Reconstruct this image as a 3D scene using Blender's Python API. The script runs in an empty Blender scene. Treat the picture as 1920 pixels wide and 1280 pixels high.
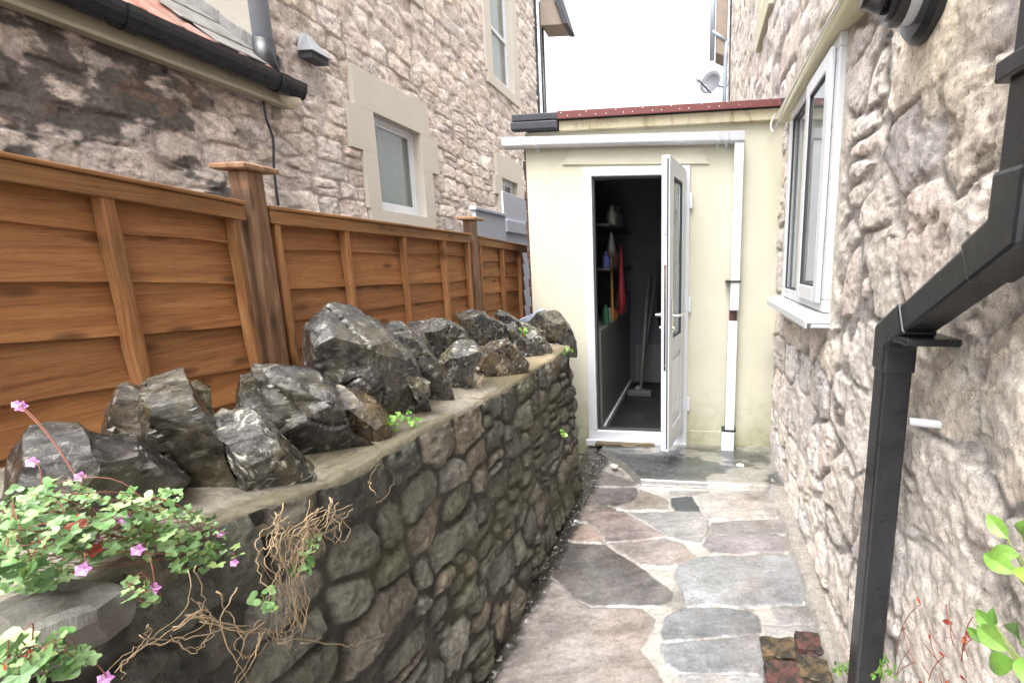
import bpy, bmesh, math, random
import numpy as np
from mathutils import Vector, Matrix
R = math.radians
sc = bpy.context.scene
col = sc.collection

# ------------------------------------------------------------------ camera
H = 1.37
PIT = math.atan(150/850); YAW = math.atan(85/850*math.cos(PIT))
cam = bpy.data.cameras.new('camera'); camo = bpy.data.objects.new('camera', cam); col.objects.link(camo)
cam.sensor_width = 36; cam.lens = 850/1920*36
cam.shift_x = -265/1920
cam.clip_start = .05; cam.clip_end = 2000
camo.location = (0, 0, H)
camo.rotation_euler = (R(90)-PIT, 0, YAW)
sc.camera = camo

# ------------------------------------------------------------------ world, sun, exposure
SUN_EL, SUN_ROT = R(66), R(190)
w = bpy.data.worlds.new('World'); sc.world = w; w.use_nodes = True
nt = w.node_tree; nt.nodes.clear()
sky = nt.nodes.new('ShaderNodeTexSky'); sky.sky_type = 'NISHITA'; sky.sun_disc = False
sky.sun_elevation = SUN_EL; sky.sun_rotation = SUN_ROT; sky.air_density = 1.0; sky.dust_density = 6.0; sky.ozone_density = 1.0
hs = nt.nodes.new('ShaderNodeHueSaturation'); hs.inputs['Saturation'].default_value = .10
bg = nt.nodes.new('ShaderNodeBackground'); bg.inputs['Strength'].default_value = .15
wo = nt.nodes.new('ShaderNodeOutputWorld')
nt.links.new(sky.outputs[0], hs.inputs['Color']); nt.links.new(hs.outputs[0], bg.inputs[0]); nt.links.new(bg.outputs[0], wo.inputs[0])
sl = bpy.data.lights.new('sun', 'SUN'); sl.energy = 1.0; sl.angle = R(60); sl.color = (1, .97, .93)
so = bpy.data.objects.new('sun', sl); col.objects.link(so)
_d = Vector((math.sin(SUN_ROT)*math.cos(SUN_EL), math.cos(SUN_ROT)*math.cos(SUN_EL), math.sin(SUN_EL)))
so.rotation_euler = (-_d).to_track_quat('-Z', 'Y').to_euler()
sc.view_settings.view_transform = 'Standard'; sc.view_settings.look = 'None'
sc.view_settings.gamma = 1; sc.view_settings.exposure = 1.84
sc.render.engine = 'CYCLES'
sc.cycles.max_bounces = 10; sc.cycles.diffuse_bounces = 5

# ------------------------------------------------------------------ photo-pixel to surface helpers (real planes in metres)
_right = np.array([math.cos(YAW), math.sin(YAW), 0]); 
_fwd = np.array([-math.sin(YAW)*math.cos(PIT), math.cos(YAW)*math.cos(PIT), -math.sin(PIT)])
_up = np.cross(_right, _fwd)
_C = np.array([0, 0, H])
def ray(x, y): return _right*(x-1225)/850-_up*(y-640)/850+_fwd
def onX(x, y, X): d = ray(x, y); return _C+d*X/d[0]
def onY(x, y, Y): d = ray(x, y); return _C+d*Y/d[1]
def onZ(x, y, Z): d = ray(x, y); return _C+d*(Z-H)/d[2]

# ------------------------------------------------------------------ numpy noise
def _hash(ix, iy, iz, seed):
    h = (ix.astype(np.int64)*374761393+iy.astype(np.int64)*668265263+iz.astype(np.int64)*2147483647+seed*974634777) & 0xffffffff
    h = ((h ^ (h >> 13))*1274126177) & 0xffffffff
    h = ((h ^ (h >> 15))*2246822519) & 0xffffffff
    return ((h ^ (h >> 16)) & 0xffffff)/float(0xffffff)
def vnoise(x, y, z=0., seed=0):
    x, y, z = np.broadcast_arrays(np.asarray(x, float), np.asarray(y, float), np.asarray(z, float))
    ix, iy, iz = np.floor(x), np.floor(y), np.floor(z)
    fx, fy, fz = x-ix, y-iy, z-iz
    u, v, t = [f*f*f*(f*(f*6-15)+10) for f in (fx, fy, fz)]
    r = 0
    for a in (0, 1):
        for b in (0, 1):
            for c in (0, 1):
                r = r+_hash(ix+a, iy+b, iz+c, seed)*(u if a else 1-u)*(v if b else 1-v)*(t if c else 1-t)
    return r*2-1
def fbm(x, y, z=0., o=4, seed=0, ridge=False):
    s = 0; a = .5; f = 1.
    for k in range(o):
        n = vnoise(x*f, y*f, np.asarray(z)*f, seed+k*17)
        s = s+a*((1-2*np.abs(n)) if ridge else n); a *= .5; f *= 2.03
    return s
def sstep(a, b, x):
    t = np.clip((x-a)/(b-a), 0, 1); return t*t*(3-2*t)

# ------------------------------------------------------------------ scene bookkeeping
def wloc(o):
    v = Vector((0, 0, 0))
    while o is not None: v += o.location; o = o.parent
    return v
def tag(o, label=None, cat=None, group=None, kind=None):
    if label: o['label'] = label
    if cat: o['category'] = cat
    if group: o['group'] = group
    if kind: o['kind'] = kind
    return o
def thing(name, label, cat, loc, group=None):
    o = bpy.data.objects.new(name, None); o.empty_display_size = .1; col.objects.link(o); o.location = loc
    return tag(o, label, cat, group)
def link_mesh(name, me, mat, parent=None, origin=None):
    o = bpy.data.objects.new(name, me); col.objects.link(o)
    if mat and not me.materials: me.materials.append(mat)
    off = wloc(parent) if parent else Vector((0, 0, 0))
    if origin is not None: off = off if parent else Vector(origin)
    if origin is not None and parent: o.location = Vector(origin)-off; off = Vector(origin)
    elif origin is not None: o.location = off
    me.transform(Matrix.Translation(-off))
    if parent: o.parent = parent
    return o

class MB:
    def __init__(s): s.v = []; s.f = []
    def add(s, vs, fs):
        n = len(s.v); s.v += [tuple(map(float, v)) for v in vs]; s.f += [tuple(n+i for i in f) for f in fs]; return s
    def box(s, x0, x1, y0, y1, z0, z1):
        x0, x1 = sorted((x0, x1)); y0, y1 = sorted((y0, y1)); z0, z1 = sorted((z0, z1))
        return s.add([(x, y, z) for z in (z0, z1) for y in (y0, y1) for x in (x0, x1)],
                     [(0, 2, 3, 1), (4, 5, 7, 6), (0, 1, 5, 4), (2, 6, 7, 3), (0, 4, 6, 2), (1, 3, 7, 5)])
    def obox(s, c, ax, ay, az, hx, hy, hz):
        c, ax, ay, az = [Vector(q) for q in (c, ax, ay, az)]
        return s.add([c+ax*(hx*i)+ay*(hy*j)+az*(hz*k) for k in (-1, 1) for j in (-1, 1) for i in (-1, 1)],
                     [(0, 2, 3, 1), (4, 5, 7, 6), (0, 1, 5, 4), (2, 6, 7, 3), (0, 4, 6, 2), (1, 3, 7, 5)])
    def prism(s, poly, d):
        """closed 3-D polygon swept by vector d"""
        n = len(poly); P = [Vector(p) for p in poly]; d = Vector(d)
        return s.add(P+[p+d for p in P], [tuple(range(n))[::-1], tuple(range(n, 2*n))]+[(i, (i+1) % n, n+(i+1) % n, n+i) for i in range(n)])
    def tube(s, pts, r, n=8, cap=True, sq=False, r1=None):
        P = [Vector(p) for p in pts]; m = len(P); base = []; up = None
        for i, p in enumerate(P):
            t = (P[min(i+1, m-1)]-P[max(i-1, 0)]).normalized()
            if up is None: up = Vector((0, 0, 1)) if abs(t.z) < .9 else Vector((1, 0, 0))
            a = t.cross(up).normalized(); b = a.cross(t).normalized(); up = b
            rr = r if r1 is None else r+(r1-r)*i/(m-1)
            for k in range(n):
                an = 2*math.pi*(k+(.5 if sq else 0))/n
                base.append(p+a*(rr*math.cos(an))+b*(rr*math.sin(an)))
        f = [(i*n+k, i*n+(k+1) % n, (i+1)*n+(k+1) % n, (i+1)*n+k) for i in range(m-1) for k in range(n)]
        if cap: f += [tuple(range(n))[::-1], tuple((m-1)*n+k for k in range(n))]
        return s.add(base, f)
    def lathe(s, c, axis, prof, n=24):
        """prof: list of (distance along axis, radius)"""
        c = Vector(c); t = Vector(axis).normalized(); a = t.orthogonal().normalized(); b = t.cross(a)
        vs = [c+t*h+a*(r*math.cos(2*math.pi*k/n))+b*(r*math.sin(2*math.pi*k/n)) for h, r in prof for k in range(n)]
        m = len(prof)
        f = [(i*n+k, i*n+(k+1) % n, (i+1)*n+(k+1) % n, (i+1)*n+k) for i in range(m-1) for k in range(n)]
        f += [tuple(range(n))[::-1], tuple((m-1)*n+k for k in range(n))]
        return s.add(vs, f)
    def build(s, name, mat, parent=None, bev=0, smooth=False, origin=None):
        me = bpy.data.meshes.new(name); me.from_pydata(s.v, [], s.f)
        bm = bmesh.new(); bm.from_mesh(me); bmesh.ops.recalc_face_normals(bm, faces=bm.faces)
        bm.to_mesh(me); bm.free()
        if smooth: me.polygons.foreach_set('use_smooth', [True]*len(me.polygons))
        o = link_mesh(name, me, mat, parent, origin)
        if bev:
            md = o.modifiers.new('bevel', 'BEVEL'); md.width = bev; md.segments = 2; md.limit_method = 'ANGLE'; md.angle_limit = R(35)
        return o

def grid_mesh(name, P, mat, parent=None, colr=None, mask=None, wrap=False, smooth=True, flip=False, wet=None):
    """P: (nu,nv,3) points -> mesh; colr (nu,nv,3) vertex colour; mask (nu-1,nv-1) faces kept"""
    nu, nv = P.shape[:2]
    idx = np.arange(nu*nv).reshape(nu, nv)
    q = np.stack([idx[:-1, :-1], idx[1:, :-1], idx[1:, 1:], idx[:-1, 1:]], -1)
    if flip: q = q[..., ::-1]
    q = q[mask] if mask is not None else q.reshape(-1, 4)
    used = np.unique(q); remap = np.full(nu*nv, -1); remap[used] = np.arange(len(used))
    q = remap[q]; V = P.reshape(-1, 3)[used]
    me = bpy.data.meshes.new(name)
    me.vertices.add(len(V)); me.vertices.foreach_set('co', V.astype(np.float32).ravel())
    me.loops.add(q.size); me.loops.foreach_set('vertex_index', q.astype(np.int32).ravel())
    me.polygons.add(len(q)); me.polygons.foreach_set('loop_start', np.arange(0, q.size, 4, dtype=np.int32))
    me.polygons.foreach_set('loop_total', np.full(len(q), 4, dtype=np.int32))
    me.update(calc_edges=True); me.validate()
    me.polygons.foreach_set('use_smooth', np.full(len(q), smooth))
    if colr is not None:
        c = np.ones((len(V), 4), np.float32); c[:, :3] = colr.reshape(-1, 3)[used]
        if wet is not None: c[:, 3] = wet.reshape(-1)[used]
        at = me.attributes.new('Col', 'FLOAT_COLOR', 'POINT'); at.data.foreach_set('color', c.ravel())
    return link_mesh(name, me, mat, parent)

# ------------------------------------------------------------------ materials
def srgb(r, g, b):
    f = lambda c: ((c/255+.055)/1.055)**2.4 if c/255 > .04045 else c/255/12.92
    return (f(r), f(g), f(b))
class NT:
    def __init__(s, name):
        s.m = bpy.data.materials.new(name); s.m.use_nodes = True; s.t = s.m.node_tree; s.t.nodes.clear()
        s.out = s.n('ShaderNodeOutputMaterial'); s.b = s.n('ShaderNodeBsdfPrincipled'); s.l(s.b.outputs[0], s.out.inputs[0])
        s.tc = s.n('ShaderNodeTexCoord')
    def n(s, t, **k):
        o = s.t.nodes.new(t)
        for a, v in k.items():
            if hasattr(o, a): setattr(o, a, v)
            else: o.inputs[a].default_value = v
        return o
    def l(s, a, b): s.t.links.new(a, b); return s
    def mapping(s, src, scale): 
        m = s.n('ShaderNodeMapping'); m.inputs['Scale'].default_value = scale; s.l(src, m.inputs[0]); return m.outputs[0]
    def noise(s, vec, scale, detail=6, rough=.6, dist=0):
        o = s.n('ShaderNodeTexNoise', Scale=scale, Detail=detail, Roughness=rough, Distortion=dist); s.l(vec, o.inputs['Vector']); return o.outputs['Fac']
    def ramp(s, f, stops):
        o = s.n('ShaderNodeValToRGB'); s.l(f, o.inputs[0]); e = o.color_ramp.elements
        while len(e) < len(stops): e.new(.5)
        for el, (p, c) in zip(e, stops):
            el.position = p; el.color = (c, c, c, 1) if not hasattr(c, '__len__') else (*c[:3], 1)
        return o.outputs[0]
    def mix(s, f, a, b, mode='MIX'):
        o = s.n('ShaderNodeMix'); o.data_type = 'RGBA'; o.blend_type = mode
        for sock, v in ((o.inputs[0], f), (o.inputs[6], a), (o.inputs[7], b)):
            if hasattr(v, 'links') or hasattr(v, 'is_linked'): s.l(v, sock)
            elif hasattr(v, '__len__'): sock.default_value = (*v[:3], 1)
            else: sock.default_value = v
        return o.outputs[2]
    def math(s, op, a, b=0.):
        o = s.n('ShaderNodeMath'); o.operation = op
        for sock, v in ((o.inputs[0], a), (o.inputs[1], b)):
            if hasattr(v, 'is_linked'): s.l(v, sock)
            else: sock.default_value = v
        return o.outputs[0]
    def set(s, color=None, rough=None, metal=None, spec=None, bump=None, bstr=.3, bdist=.01, **k):
        for nm, v in (('Base Color', color), ('Roughness', rough), ('Metallic', metal), ('Specular IOR Level', spec)):
            if v is None: continue
            if hasattr(v, 'is_linked'): s.l(v, s.b.inputs[nm])
            else: s.b.inputs[nm].default_value = (*v[:3], 1) if hasattr(v, '__len__') else v
        if bump is not None:
            o = s.n('ShaderNodeBump', Strength=bstr, Distance=bdist); s.l(bump, o.inputs['Height']); s.l(o.outputs[0], s.b.inputs['Normal'])
        for a, v in k.items(): s.b.inputs[a].default_value = v
        return s.m

def m_stone(name, fine=55, bstr=.5, bdist=.006, rough=(.55, .85), spec=.4, var=(.78, 1.18), stretch=(1, 1, 1), crack=.6, grit=.3, coat=0.):
    t = NT(name); at = t.n('ShaderNodeAttribute'); at.attribute_name = 'Col'
    o = t.tc.outputs['Object']
    n1 = t.noise(o, fine, 8, .68, .4); n2 = t.noise(o, fine*.28, 6, .7, 1.2)
    n3 = t.noise(t.mapping(o, stretch), fine*.5, 10, .8, .5)
    c = t.mix(1., at.outputs['Color'], t.ramp(n1, [(.36, var[0]), (.64, var[1])]), 'MULTIPLY')
    c = t.mix(1., c, t.ramp(n2, [(.36, (.86, .85, .84)), (.5, (1, 1, 1)), (.66, (1.12, 1.1, 1.06))]), 'MULTIPLY')
    c = t.mix(1., c, t.ramp(n3, [(.36, .72), (.46, 1.), (.62, 1.14)]), 'MULTIPLY')
    n4 = t.noise(o, fine*5.5, 5, .8); c = t.mix(1., c, t.ramp(n4, [(.36, 1-grit), (.5, 1.), (.64, 1+grit)]), 'MULTIPLY')
    # hairline cracks, broken up
    wv_ = t.n('ShaderNodeVectorMath'); wv_.operation = 'ADD'; nz = t.n('ShaderNodeTexNoise', Scale=fine*.16, Detail=6., Roughness=.65); t.l(o, nz.inputs['Vector'])
    sc_ = t.n('ShaderNodeVectorMath'); sc_.operation = 'SCALE'; sc_.inputs['Scale'].default_value = 9./fine; t.l(nz.outputs['Color'], sc_.inputs[0]); t.l(o, wv_.inputs[0]); t.l(sc_.outputs[0], wv_.inputs[1])
    vo = t.n('ShaderNodeTexVoronoi', Scale=fine*.24); vo.feature = 'DISTANCE_TO_EDGE'; t.l(wv_.outputs[0], vo.inputs['Vector'])
    ck = t.math('MULTIPLY', t.ramp(vo.outputs['Distance'], [(.0, crack), (.035, 0.)]), t.ramp(n2, [(.44, 0.), (.58, 1.)]))
    c = t.mix(ck, c, (.05, .042, .036))
    # dark pits
    v = t.noise(o, fine*.75, 3, .5, .2); c = t.mix(t.ramp(v, [(.27, .5), (.34, 0.)]), c, (.09, .075, .066))
    r = t.ramp(n2, [(.3, rough[0]), (.7, rough[1])])
    h = t.math('ADD', t.math('ADD', n1, t.math('MULTIPLY', n4, .35)), t.math('ADD', t.math('MULTIPLY', n2, .8), t.math('MULTIPLY', n3, 1.2)))
    return t.set(c, r, spec=spec, bump=h, bstr=bstr, bdist=bdist, **{'Coat Weight': coat, 'Coat Roughness': .08})

def m_plain(name, c, rough=.5, var=.12, scale=6, spec=.5, bump=.0, metal=0, dirt=None, dscale=3, dth=(.55, .75), damt=.5, fine=60):
    t = NT(name); o = t.tc.outputs['Object']
    n = t.noise(o, scale, 7, .6, .3); n2 = t.noise(o, fine, 5, .6)
    cc = t.mix(1., c, t.ramp(n, [(.25, 1-var), (.75, 1+var)]), 'MULTIPLY')
    if dirt is not None:
        d = t.noise(t.mapping(o, (1, 1, .35)), dscale, 8, .7, .6)
        cc = t.mix(t.ramp(d, [(dth[0], 0.), (dth[1], damt)]), cc, dirt)
    r = t.ramp(n, [(.3, max(.03, rough-.08)), (.7, min(1, rough+.1))])
    return t.set(cc, r, spec=spec, metal=metal, bump=(t.math('ADD', n2, n) if bump else None), bstr=bump, bdist=.004)

def m_wood(name, base, light, dark, axis='y', gscale=1., rough=.6, knots=True, green=.0, streak=0.):
    """planks: grain stretched along an axis, a random shift for each board"""
    t = NT(name); g = t.n('ShaderNodeNewGeometry'); o = t.tc.outputs['Object']
    off = t.n('ShaderNodeVectorMath'); off.operation = 'SCALE'; cmb = t.n('ShaderNodeCombineXYZ')
    for i in range(3): t.l(t.math('MULTIPLY', g.outputs['Random Per Island'], (7.3, 13.1, 5.7)[i]), cmb.inputs[i])
    add = t.n('ShaderNodeVectorMath'); add.operation = 'ADD'; t.l(o, add.inputs[0]); t.l(cmb.outputs[0], add.inputs[1])
    v = add.outputs[0]
    sc3 = {'y': (18, 1.1, 18), 'z': (18, 18, 1.1), 'x': (1.1, 18, 18)}[axis]
    sv = t.mapping(v, tuple(q*gscale for q in sc3))
    n1 = t.noise(sv, 1.5, 6, .6, .7)
    n2 = t.noise(t.mapping(v, tuple(q*gscale*(6 if q > 5 else 3.5) for q in sc3)), 2.2, 5, .75, .5)
    n3 = t.noise(v, 2.2, 5, .6, .4)
    c = t.ramp(n1, [(.25, dark), (.48, base), (.72, light)])
    c = t.mix(1., c, t.ramp(n2, [(.34, (.62, .58, .53)), (.5, (1., 1., 1.)), (.66, (1.14, 1.13, 1.12))]), 'MULTIPLY')
    c = t.mix(1., c, t.ramp(n3, [(.3, (.72, .66, .6)), (.55, (1, 1, 1)), (.75, (1.14, 1.13, 1.1))]), 'MULTIPLY')
    isl = t.ramp(g.outputs['Random Per Island'], [(0., (.82, .8, .78)), (1., (1.12, 1.1, 1.06))])
    c = t.mix(1., c, isl, 'MULTIPLY')
    if knots:
        vo = t.n('ShaderNodeTexVoronoi', Scale=1.); vo.voronoi_dimensions = '2D'
        sp = t.n('ShaderNodeSeparateXYZ'); t.l(t.mapping(v, (3, 3.4, 9) if axis == 'y' else (9, 9, 3.)), sp.inputs[0]); cb = t.n('ShaderNodeCombineXYZ'); t.l(sp.outputs[1], cb.inputs[0]); t.l(sp.outputs[2], cb.inputs[1]); t.l(cb.outputs[0], vo.inputs['Vector'])
        k = t.ramp(vo.outputs['Distance'], [(.03, .8), (.075, .55), (.13, 0.)])
        c = t.mix(k, c, tuple(q*.45 for q in dark))
    if green:
        gn = t.noise(v, 4.5, 6, .7, .5); c = t.mix(t.ramp(gn, [(.52, 0.), (.68, green)]), c, srgb(112, 108, 62))
    if streak:
        sn = t.noise(t.mapping(v, (26, 26, 1.6)), 1., 6, .7, .5); c = t.mix(t.ramp(sn, [(.60, 0.), (.68, streak)]), c, srgb(196, 186, 174))
    h = t.math('ADD', n2, n1)
    return t.set(c, t.ramp(n3, [(.3, rough-.15), (.7, rough+.15)]), spec=.35, bump=h, bstr=.35, bdist=.004)

def m_rock(name, tint=(1, 1, 1), lich=.5):
    t = NT(name); g = t.n('ShaderNodeObjectInfo'); o = t.tc.outputs['Object']
    add = t.n('ShaderNodeVectorMath'); add.operation = 'ADD'; cmb = t.n('ShaderNodeCombineXYZ')
    for i in range(3): t.l(t.math('MULTIPLY', g.outputs['Random'], (31., 17., 23.)[i]), cmb.inputs[i])
    t.l(o, add.inputs[0]); t.l(cmb.outputs[0], add.inputs[1]); v = add.outputs[0]
    n1 = t.noise(v, 9, 9, .68, 1.4); n2 = t.noise(v, 38, 8, .7, .6); n3 = t.noise(v, 4.2, 6, .62, 2.2); n4 = t.noise(v, 17, 6, .7, 2.5)
    c = t.ramp(n1, [(.36, (.012, .012, .013)), (.5, (.028, .027, .026)), (.62, (.066, .062, .055)), (.78, (.15, .14, .127))])
    c = t.mix(1., c, t.ramp(n2, [(.32, .35), (.52, 1.), (.7, 1.75)]), 'MULTIPLY')
    c = t.mix(t.ramp(n3, [(.48, 0.), (.62, .55)]), c, t.mix(n2, (.03, .027, .012), (.11, .095, .05)))          # brown-green moss film
    c = t.mix(t.ramp(n4, [(.56, 0.), (.66, lich)]), c, t.mix(n2, (.22, .215, .19), (.5, .49, .45)))          # pale veins and lichen
    wv = t.n('ShaderNodeTexWave', Scale=5.5, Distortion=9., Detail=4.); t.l(v, wv.inputs['Vector'])
    c = t.mix(t.ramp(wv.outputs['Fac'], [(.0, .7), (.09, 0.)]), c, (.012, .011, .01))
    c = t.mix(1., c, tint, 'MULTIPLY')
    h = t.math('ADD', t.math('MULTIPLY', n2, .7), t.math('ADD', n1, t.math('MULTIPLY', n4, .6)))
    return t.set(c, t.ramp(n2, [(.35, .1), (.65, .42)]), spec=.6, bump=h, bstr=.5, bdist=.011, **{'Coat Weight': .25, 'Coat Roughness': .1})

def m_leaf(name, a, b):
    t = NT(name); g = t.n('ShaderNodeNewGeometry'); n = t.noise(t.tc.outputs['Object'], 60, 3)
    c = t.ramp(g.outputs['Random Per Island'], [(0, tuple(q*.55 for q in a)), (.3, a), (.8, b), (1, (b[0]*1.15, b[1]*1.02, b[2]*.8))])
    c = t.mix(1., c, t.ramp(n, [(.3, .8), (.7, 1.15)]), 'MULTIPLY')
    return t.set(c, .42, spec=.5, **{'Subsurface Weight': .35, 'Subsurface Radius': (.01, .02, .004), 'Subsurface Scale': .3})

def m_glass(name, tint=(.75, .8, .8), rough=.02):
    t = NT(name)
    n = t.noise(t.tc.outputs['Object'], 3., 2)
    return t.set(tint, rough, bump=n, bstr=.02, **{'Transmission Weight': .9, 'IOR': 1.45})

M = {}
M['house_stone'] = m_stone('pinkish limestone rubble', 42, .7, .009)
M['cottage_stone'] = m_stone('pale limestone rubble', 55, .9, .008, var=(.84, 1.14))
M['wet_stone'] = m_stone('wet mossy rubble', 60, .8, .008, (.2, .55), .5, (.6, 1.35), (1, 1, .3))
M['path_stone'] = m_stone('wet crazy paving', 75, .3, .003, (.06, .3), .8, (.84, 1.14), (.35, 1.3, 1), .25, .25, .6)
M['surround'] = m_plain('painted stone surround', srgb(200, 194, 183), .7, .04, 5, .3, .08)
M['render'] = m_plain('cream masonry paint', srgb(203, 201, 182), .75, .04, 2.5, .3, .12, dirt=srgb(168, 166, 142), dscale=1.6, dth=(.56, .8), damt=.35, fine=90)
def m_render():
    t = NT('cream masonry paint with runs'); o = t.tc.outputs['Object']
    n = t.noise(o, 2.5, 7, .6, .3); n2 = t.noise(o, 120, 5, .7); n3 = t.noise(t.mapping(o, (11, 11, .7)), 1., 8, .7, .4); n4 = t.noise(o, 7, 8, .7, .8)
    c = t.mix(1., srgb(200, 198, 179), t.ramp(n, [(.3, .93), (.7, 1.04)]), 'MULTIPLY')
    c = t.mix(1., c, t.ramp(n2, [(.3, .95), (.7, 1.04)]), 'MULTIPLY')
    c = t.mix(t.ramp(n3, [(.54, 0.), (.76, .22)]), c, srgb(172, 170, 146))
    c = t.mix(t.ramp(n4, [(.62, 0.), (.72, .2)]), c, srgb(178, 174, 152))
    sp = t.n('ShaderNodeSeparateXYZ'); t.l(o, sp.inputs[0])
    zz = t.math('ADD', sp.outputs[2], t.math('MULTIPLY', t.math('SUBTRACT', n4, .5), .9))
    c = t.mix(t.ramp(zz, [(.0, .75), (.12, .45), (.42, 0.)]), c, srgb(146, 148, 112))
    vo = t.n('ShaderNodeTexVoronoi', Scale=5.); t.l(o, vo.inputs['Vector'])
    c = t.mix(t.ramp(vo.outputs['Distance'], [(.02, .6), (.035, 0.)]), c, srgb(140, 128, 104))
    return t.set(c, .75, spec=.3, bump=t.math('ADD', n2, t.math('MULTIPLY', n4, 2.)), bstr=.3, bdist=.004)
M['render'] = m_render()
M['render_wall'] = m_plain('cream rendered gable', srgb(150, 145, 135), .8, .08, 3, .3, .15)
M['cream_wood'] = m_plain('cream painted timber', srgb(206, 202, 174), .6, .06, 8, .3, .1, dirt=srgb(150, 140, 96), dscale=6, dth=(.6, .75), damt=.35)
M['upvc'] = m_plain('white plastic', srgb(212, 214, 219), .3, .02, 6, .5, dirt=srgb(170, 170, 165), dscale=5, dth=(.66, .85), damt=.2)
M['upvc_grey'] = m_plain('weathered white plastic', srgb(202, 204, 209), .38, .03, 6, .5, dirt=srgb(140, 140, 132), dscale=5, dth=(.6, .85), damt=.25)
M['seal'] = m_plain('grey rubber seal', (.05, .05, .055), .6, .1)
M['black_pl'] = m_plain('black plastic', (.019, .020, .024), .3, .3, 14, .5, .05, dirt=(.09, .085, .075), dscale=14, dth=(.62, .8), damt=.35)
M['grey_paint'] = m_plain('grey painted iron', srgb(158, 168, 180), .4, .1, 8)
M['steel'] = m_plain('bright metal', (.75, .75, .76), .18, .05, 20, metal=1.)
M['cover'] = m_plain('galvanised cowl', srgb(150, 154, 158), .45, .08, 10)
M['dish'] = m_plain('grey dish', srgb(104, 104, 112), .5, .1, 8)
M['lamp_glass'] = m_plain('frosted lamp diffuser', srgb(226, 220, 196), .3, .05, 10)
M['felt'] = m_plain('black roofing felt', (.035, .036, .045), .55, .25, 12, .4, .5)
M['red_felt'] = m_plain('red edging strip', srgb(108, 56, 54), .5, .25, 9, .4, .15)
M['peel'] = m_plain('peeling cream timber', srgb(196, 188, 162), .7, .06, 8, .3, .3, dirt=srgb(138, 112, 72), dscale=5, dth=(.5, .62), damt=.75)
M['tile'] = m_plain('clay pantile', srgb(132, 84, 70), .6, .2, 9, .4, .4, dirt=srgb(120, 112, 106), dscale=9, dth=(.46, .62), damt=.7)
M['lead'] = m_plain('lead flashing', srgb(120, 118, 116), .55, .16, 7, .4, .3, dirt=srgb(66, 64, 62), dscale=8, dth=(.45, .65), damt=.7)
M['fascia'] = m_plain('grey cream fascia', srgb(176, 170, 150), .6, .08, 6, .3, .1, dirt=srgb(110, 104, 84), dscale=7, dth=(.55, .75), damt=.5)
M['soffit'] = m_plain('weathered eaves board', srgb(142, 128, 116), .7, .15, 8)
M['board'] = m_wood('fence boards', srgb(154, 106, 67), srgb(172, 125, 82), srgb(128, 84, 51), 'y', 1.5, .6)
M['rail'] = m_wood('fence rail timber', srgb(146, 104, 66), srgb(166, 124, 82), srgb(112, 76, 46), 'y', 1., .6, green=.6)
M['batten'] = m_wood('fence batten timber', srgb(152, 106, 68), srgb(172, 128, 86), srgb(118, 78, 48), 'z', 1., .6, green=.3)
M['post'] = m_wood('fence post timber', srgb(128, 98, 74), srgb(170, 140, 116), srgb(92, 68, 50), 'z', 1.2, .55, green=.25, streak=.7)
M['rock'] = m_rock('wet dark coping stone', (1, 1, 1), .55)
M['rock_pale'] = m_rock('pale lichened coping stone', (1.9, 1.9, 1.75), .8)
M['rock_moss'] = m_rock('mossy coping stone', (1.15, 1.08, .85), .35)
M['rock_brown'] = m_rock('brown stained coping stone', (1.5, 1.2, .9), .4)
M['ledge'] = m_plain('weathered grey ledge stone', srgb(96, 94, 88), .5, .35, 12, .4, .7, dirt=srgb(60, 60, 44), dscale=10, dth=(.48, .62), damt=.7, fine=110)
M['slate'] = m_plain('blue grey slate', srgb(150, 158, 176), .35, .1, 10, .5, .2)
M['leaf'] = m_leaf('fresh leaf', srgb(98, 136, 78), srgb(140, 172, 116))
M['leaf_bright'] = m_leaf('bright young leaf', srgb(98, 144, 56), srgb(134, 172, 82))
M['leaf_red'] = m_leaf('reddened leaf', srgb(150, 60, 48), srgb(176, 96, 60))
M['stem_red'] = m_plain('red stem', srgb(132, 84, 72), .5, .15)
M['stem_green'] = m_plain('green stem', srgb(126, 140, 76), .5, .15)
M['vine'] = m_plain('dry vine', srgb(150, 130, 104), .65, .45, 40, .3, .3)
M['flower'] = m_leaf('pink petal', srgb(206, 132, 196), srgb(222, 168, 214))
M['earth'] = m_plain('wet earth', (.035, .03, .024), .7, .4, 6, .4, .9)
M['ground'] = m_plain('gravelly ground', (.16, .15, .135), .8, .3, 5, .3, .6)
M['mortar'] = m_plain('weathered mortar bed', srgb(164, 154, 136), .5, .2, 5, .4, .7, dirt=srgb(96, 86, 60), dscale=7, dth=(.5, .72), damt=.7, fine=90)
M['apron'] = m_plain('wet dark concrete', srgb(92, 94, 92), .12, .4, 5, .7, .25, dirt=srgb(162, 158, 148), dscale=4, dth=(.52, .7), damt=.6, fine=110)
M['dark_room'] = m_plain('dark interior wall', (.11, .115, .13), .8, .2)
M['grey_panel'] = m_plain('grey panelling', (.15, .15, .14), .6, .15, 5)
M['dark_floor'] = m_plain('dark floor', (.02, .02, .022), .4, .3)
M['glass'] = m_glass('window glass')
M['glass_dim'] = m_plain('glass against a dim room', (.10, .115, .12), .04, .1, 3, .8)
M['curtain'] = m_plain('net curtain', srgb(196, 200, 190), .8, .05)
M['white_paint'] = m_plain('white painted boards', srgb(200, 204, 214), .5, .03, 6)
M['brick'] = m_plain('mossy brick', srgb(96, 62, 57), .45, .4, 30, .4, .8, dirt=(.025, .024, .02), dscale=26, dth=(.42, .56), damt=.95)
M['brick_ochre'] = m_plain('ochre stained brick', srgb(104, 86, 62), .45, .5, 40, .4, .8, dirt=(.025, .024, .02), dscale=28, dth=(.4, .55), damt=.95)

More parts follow.
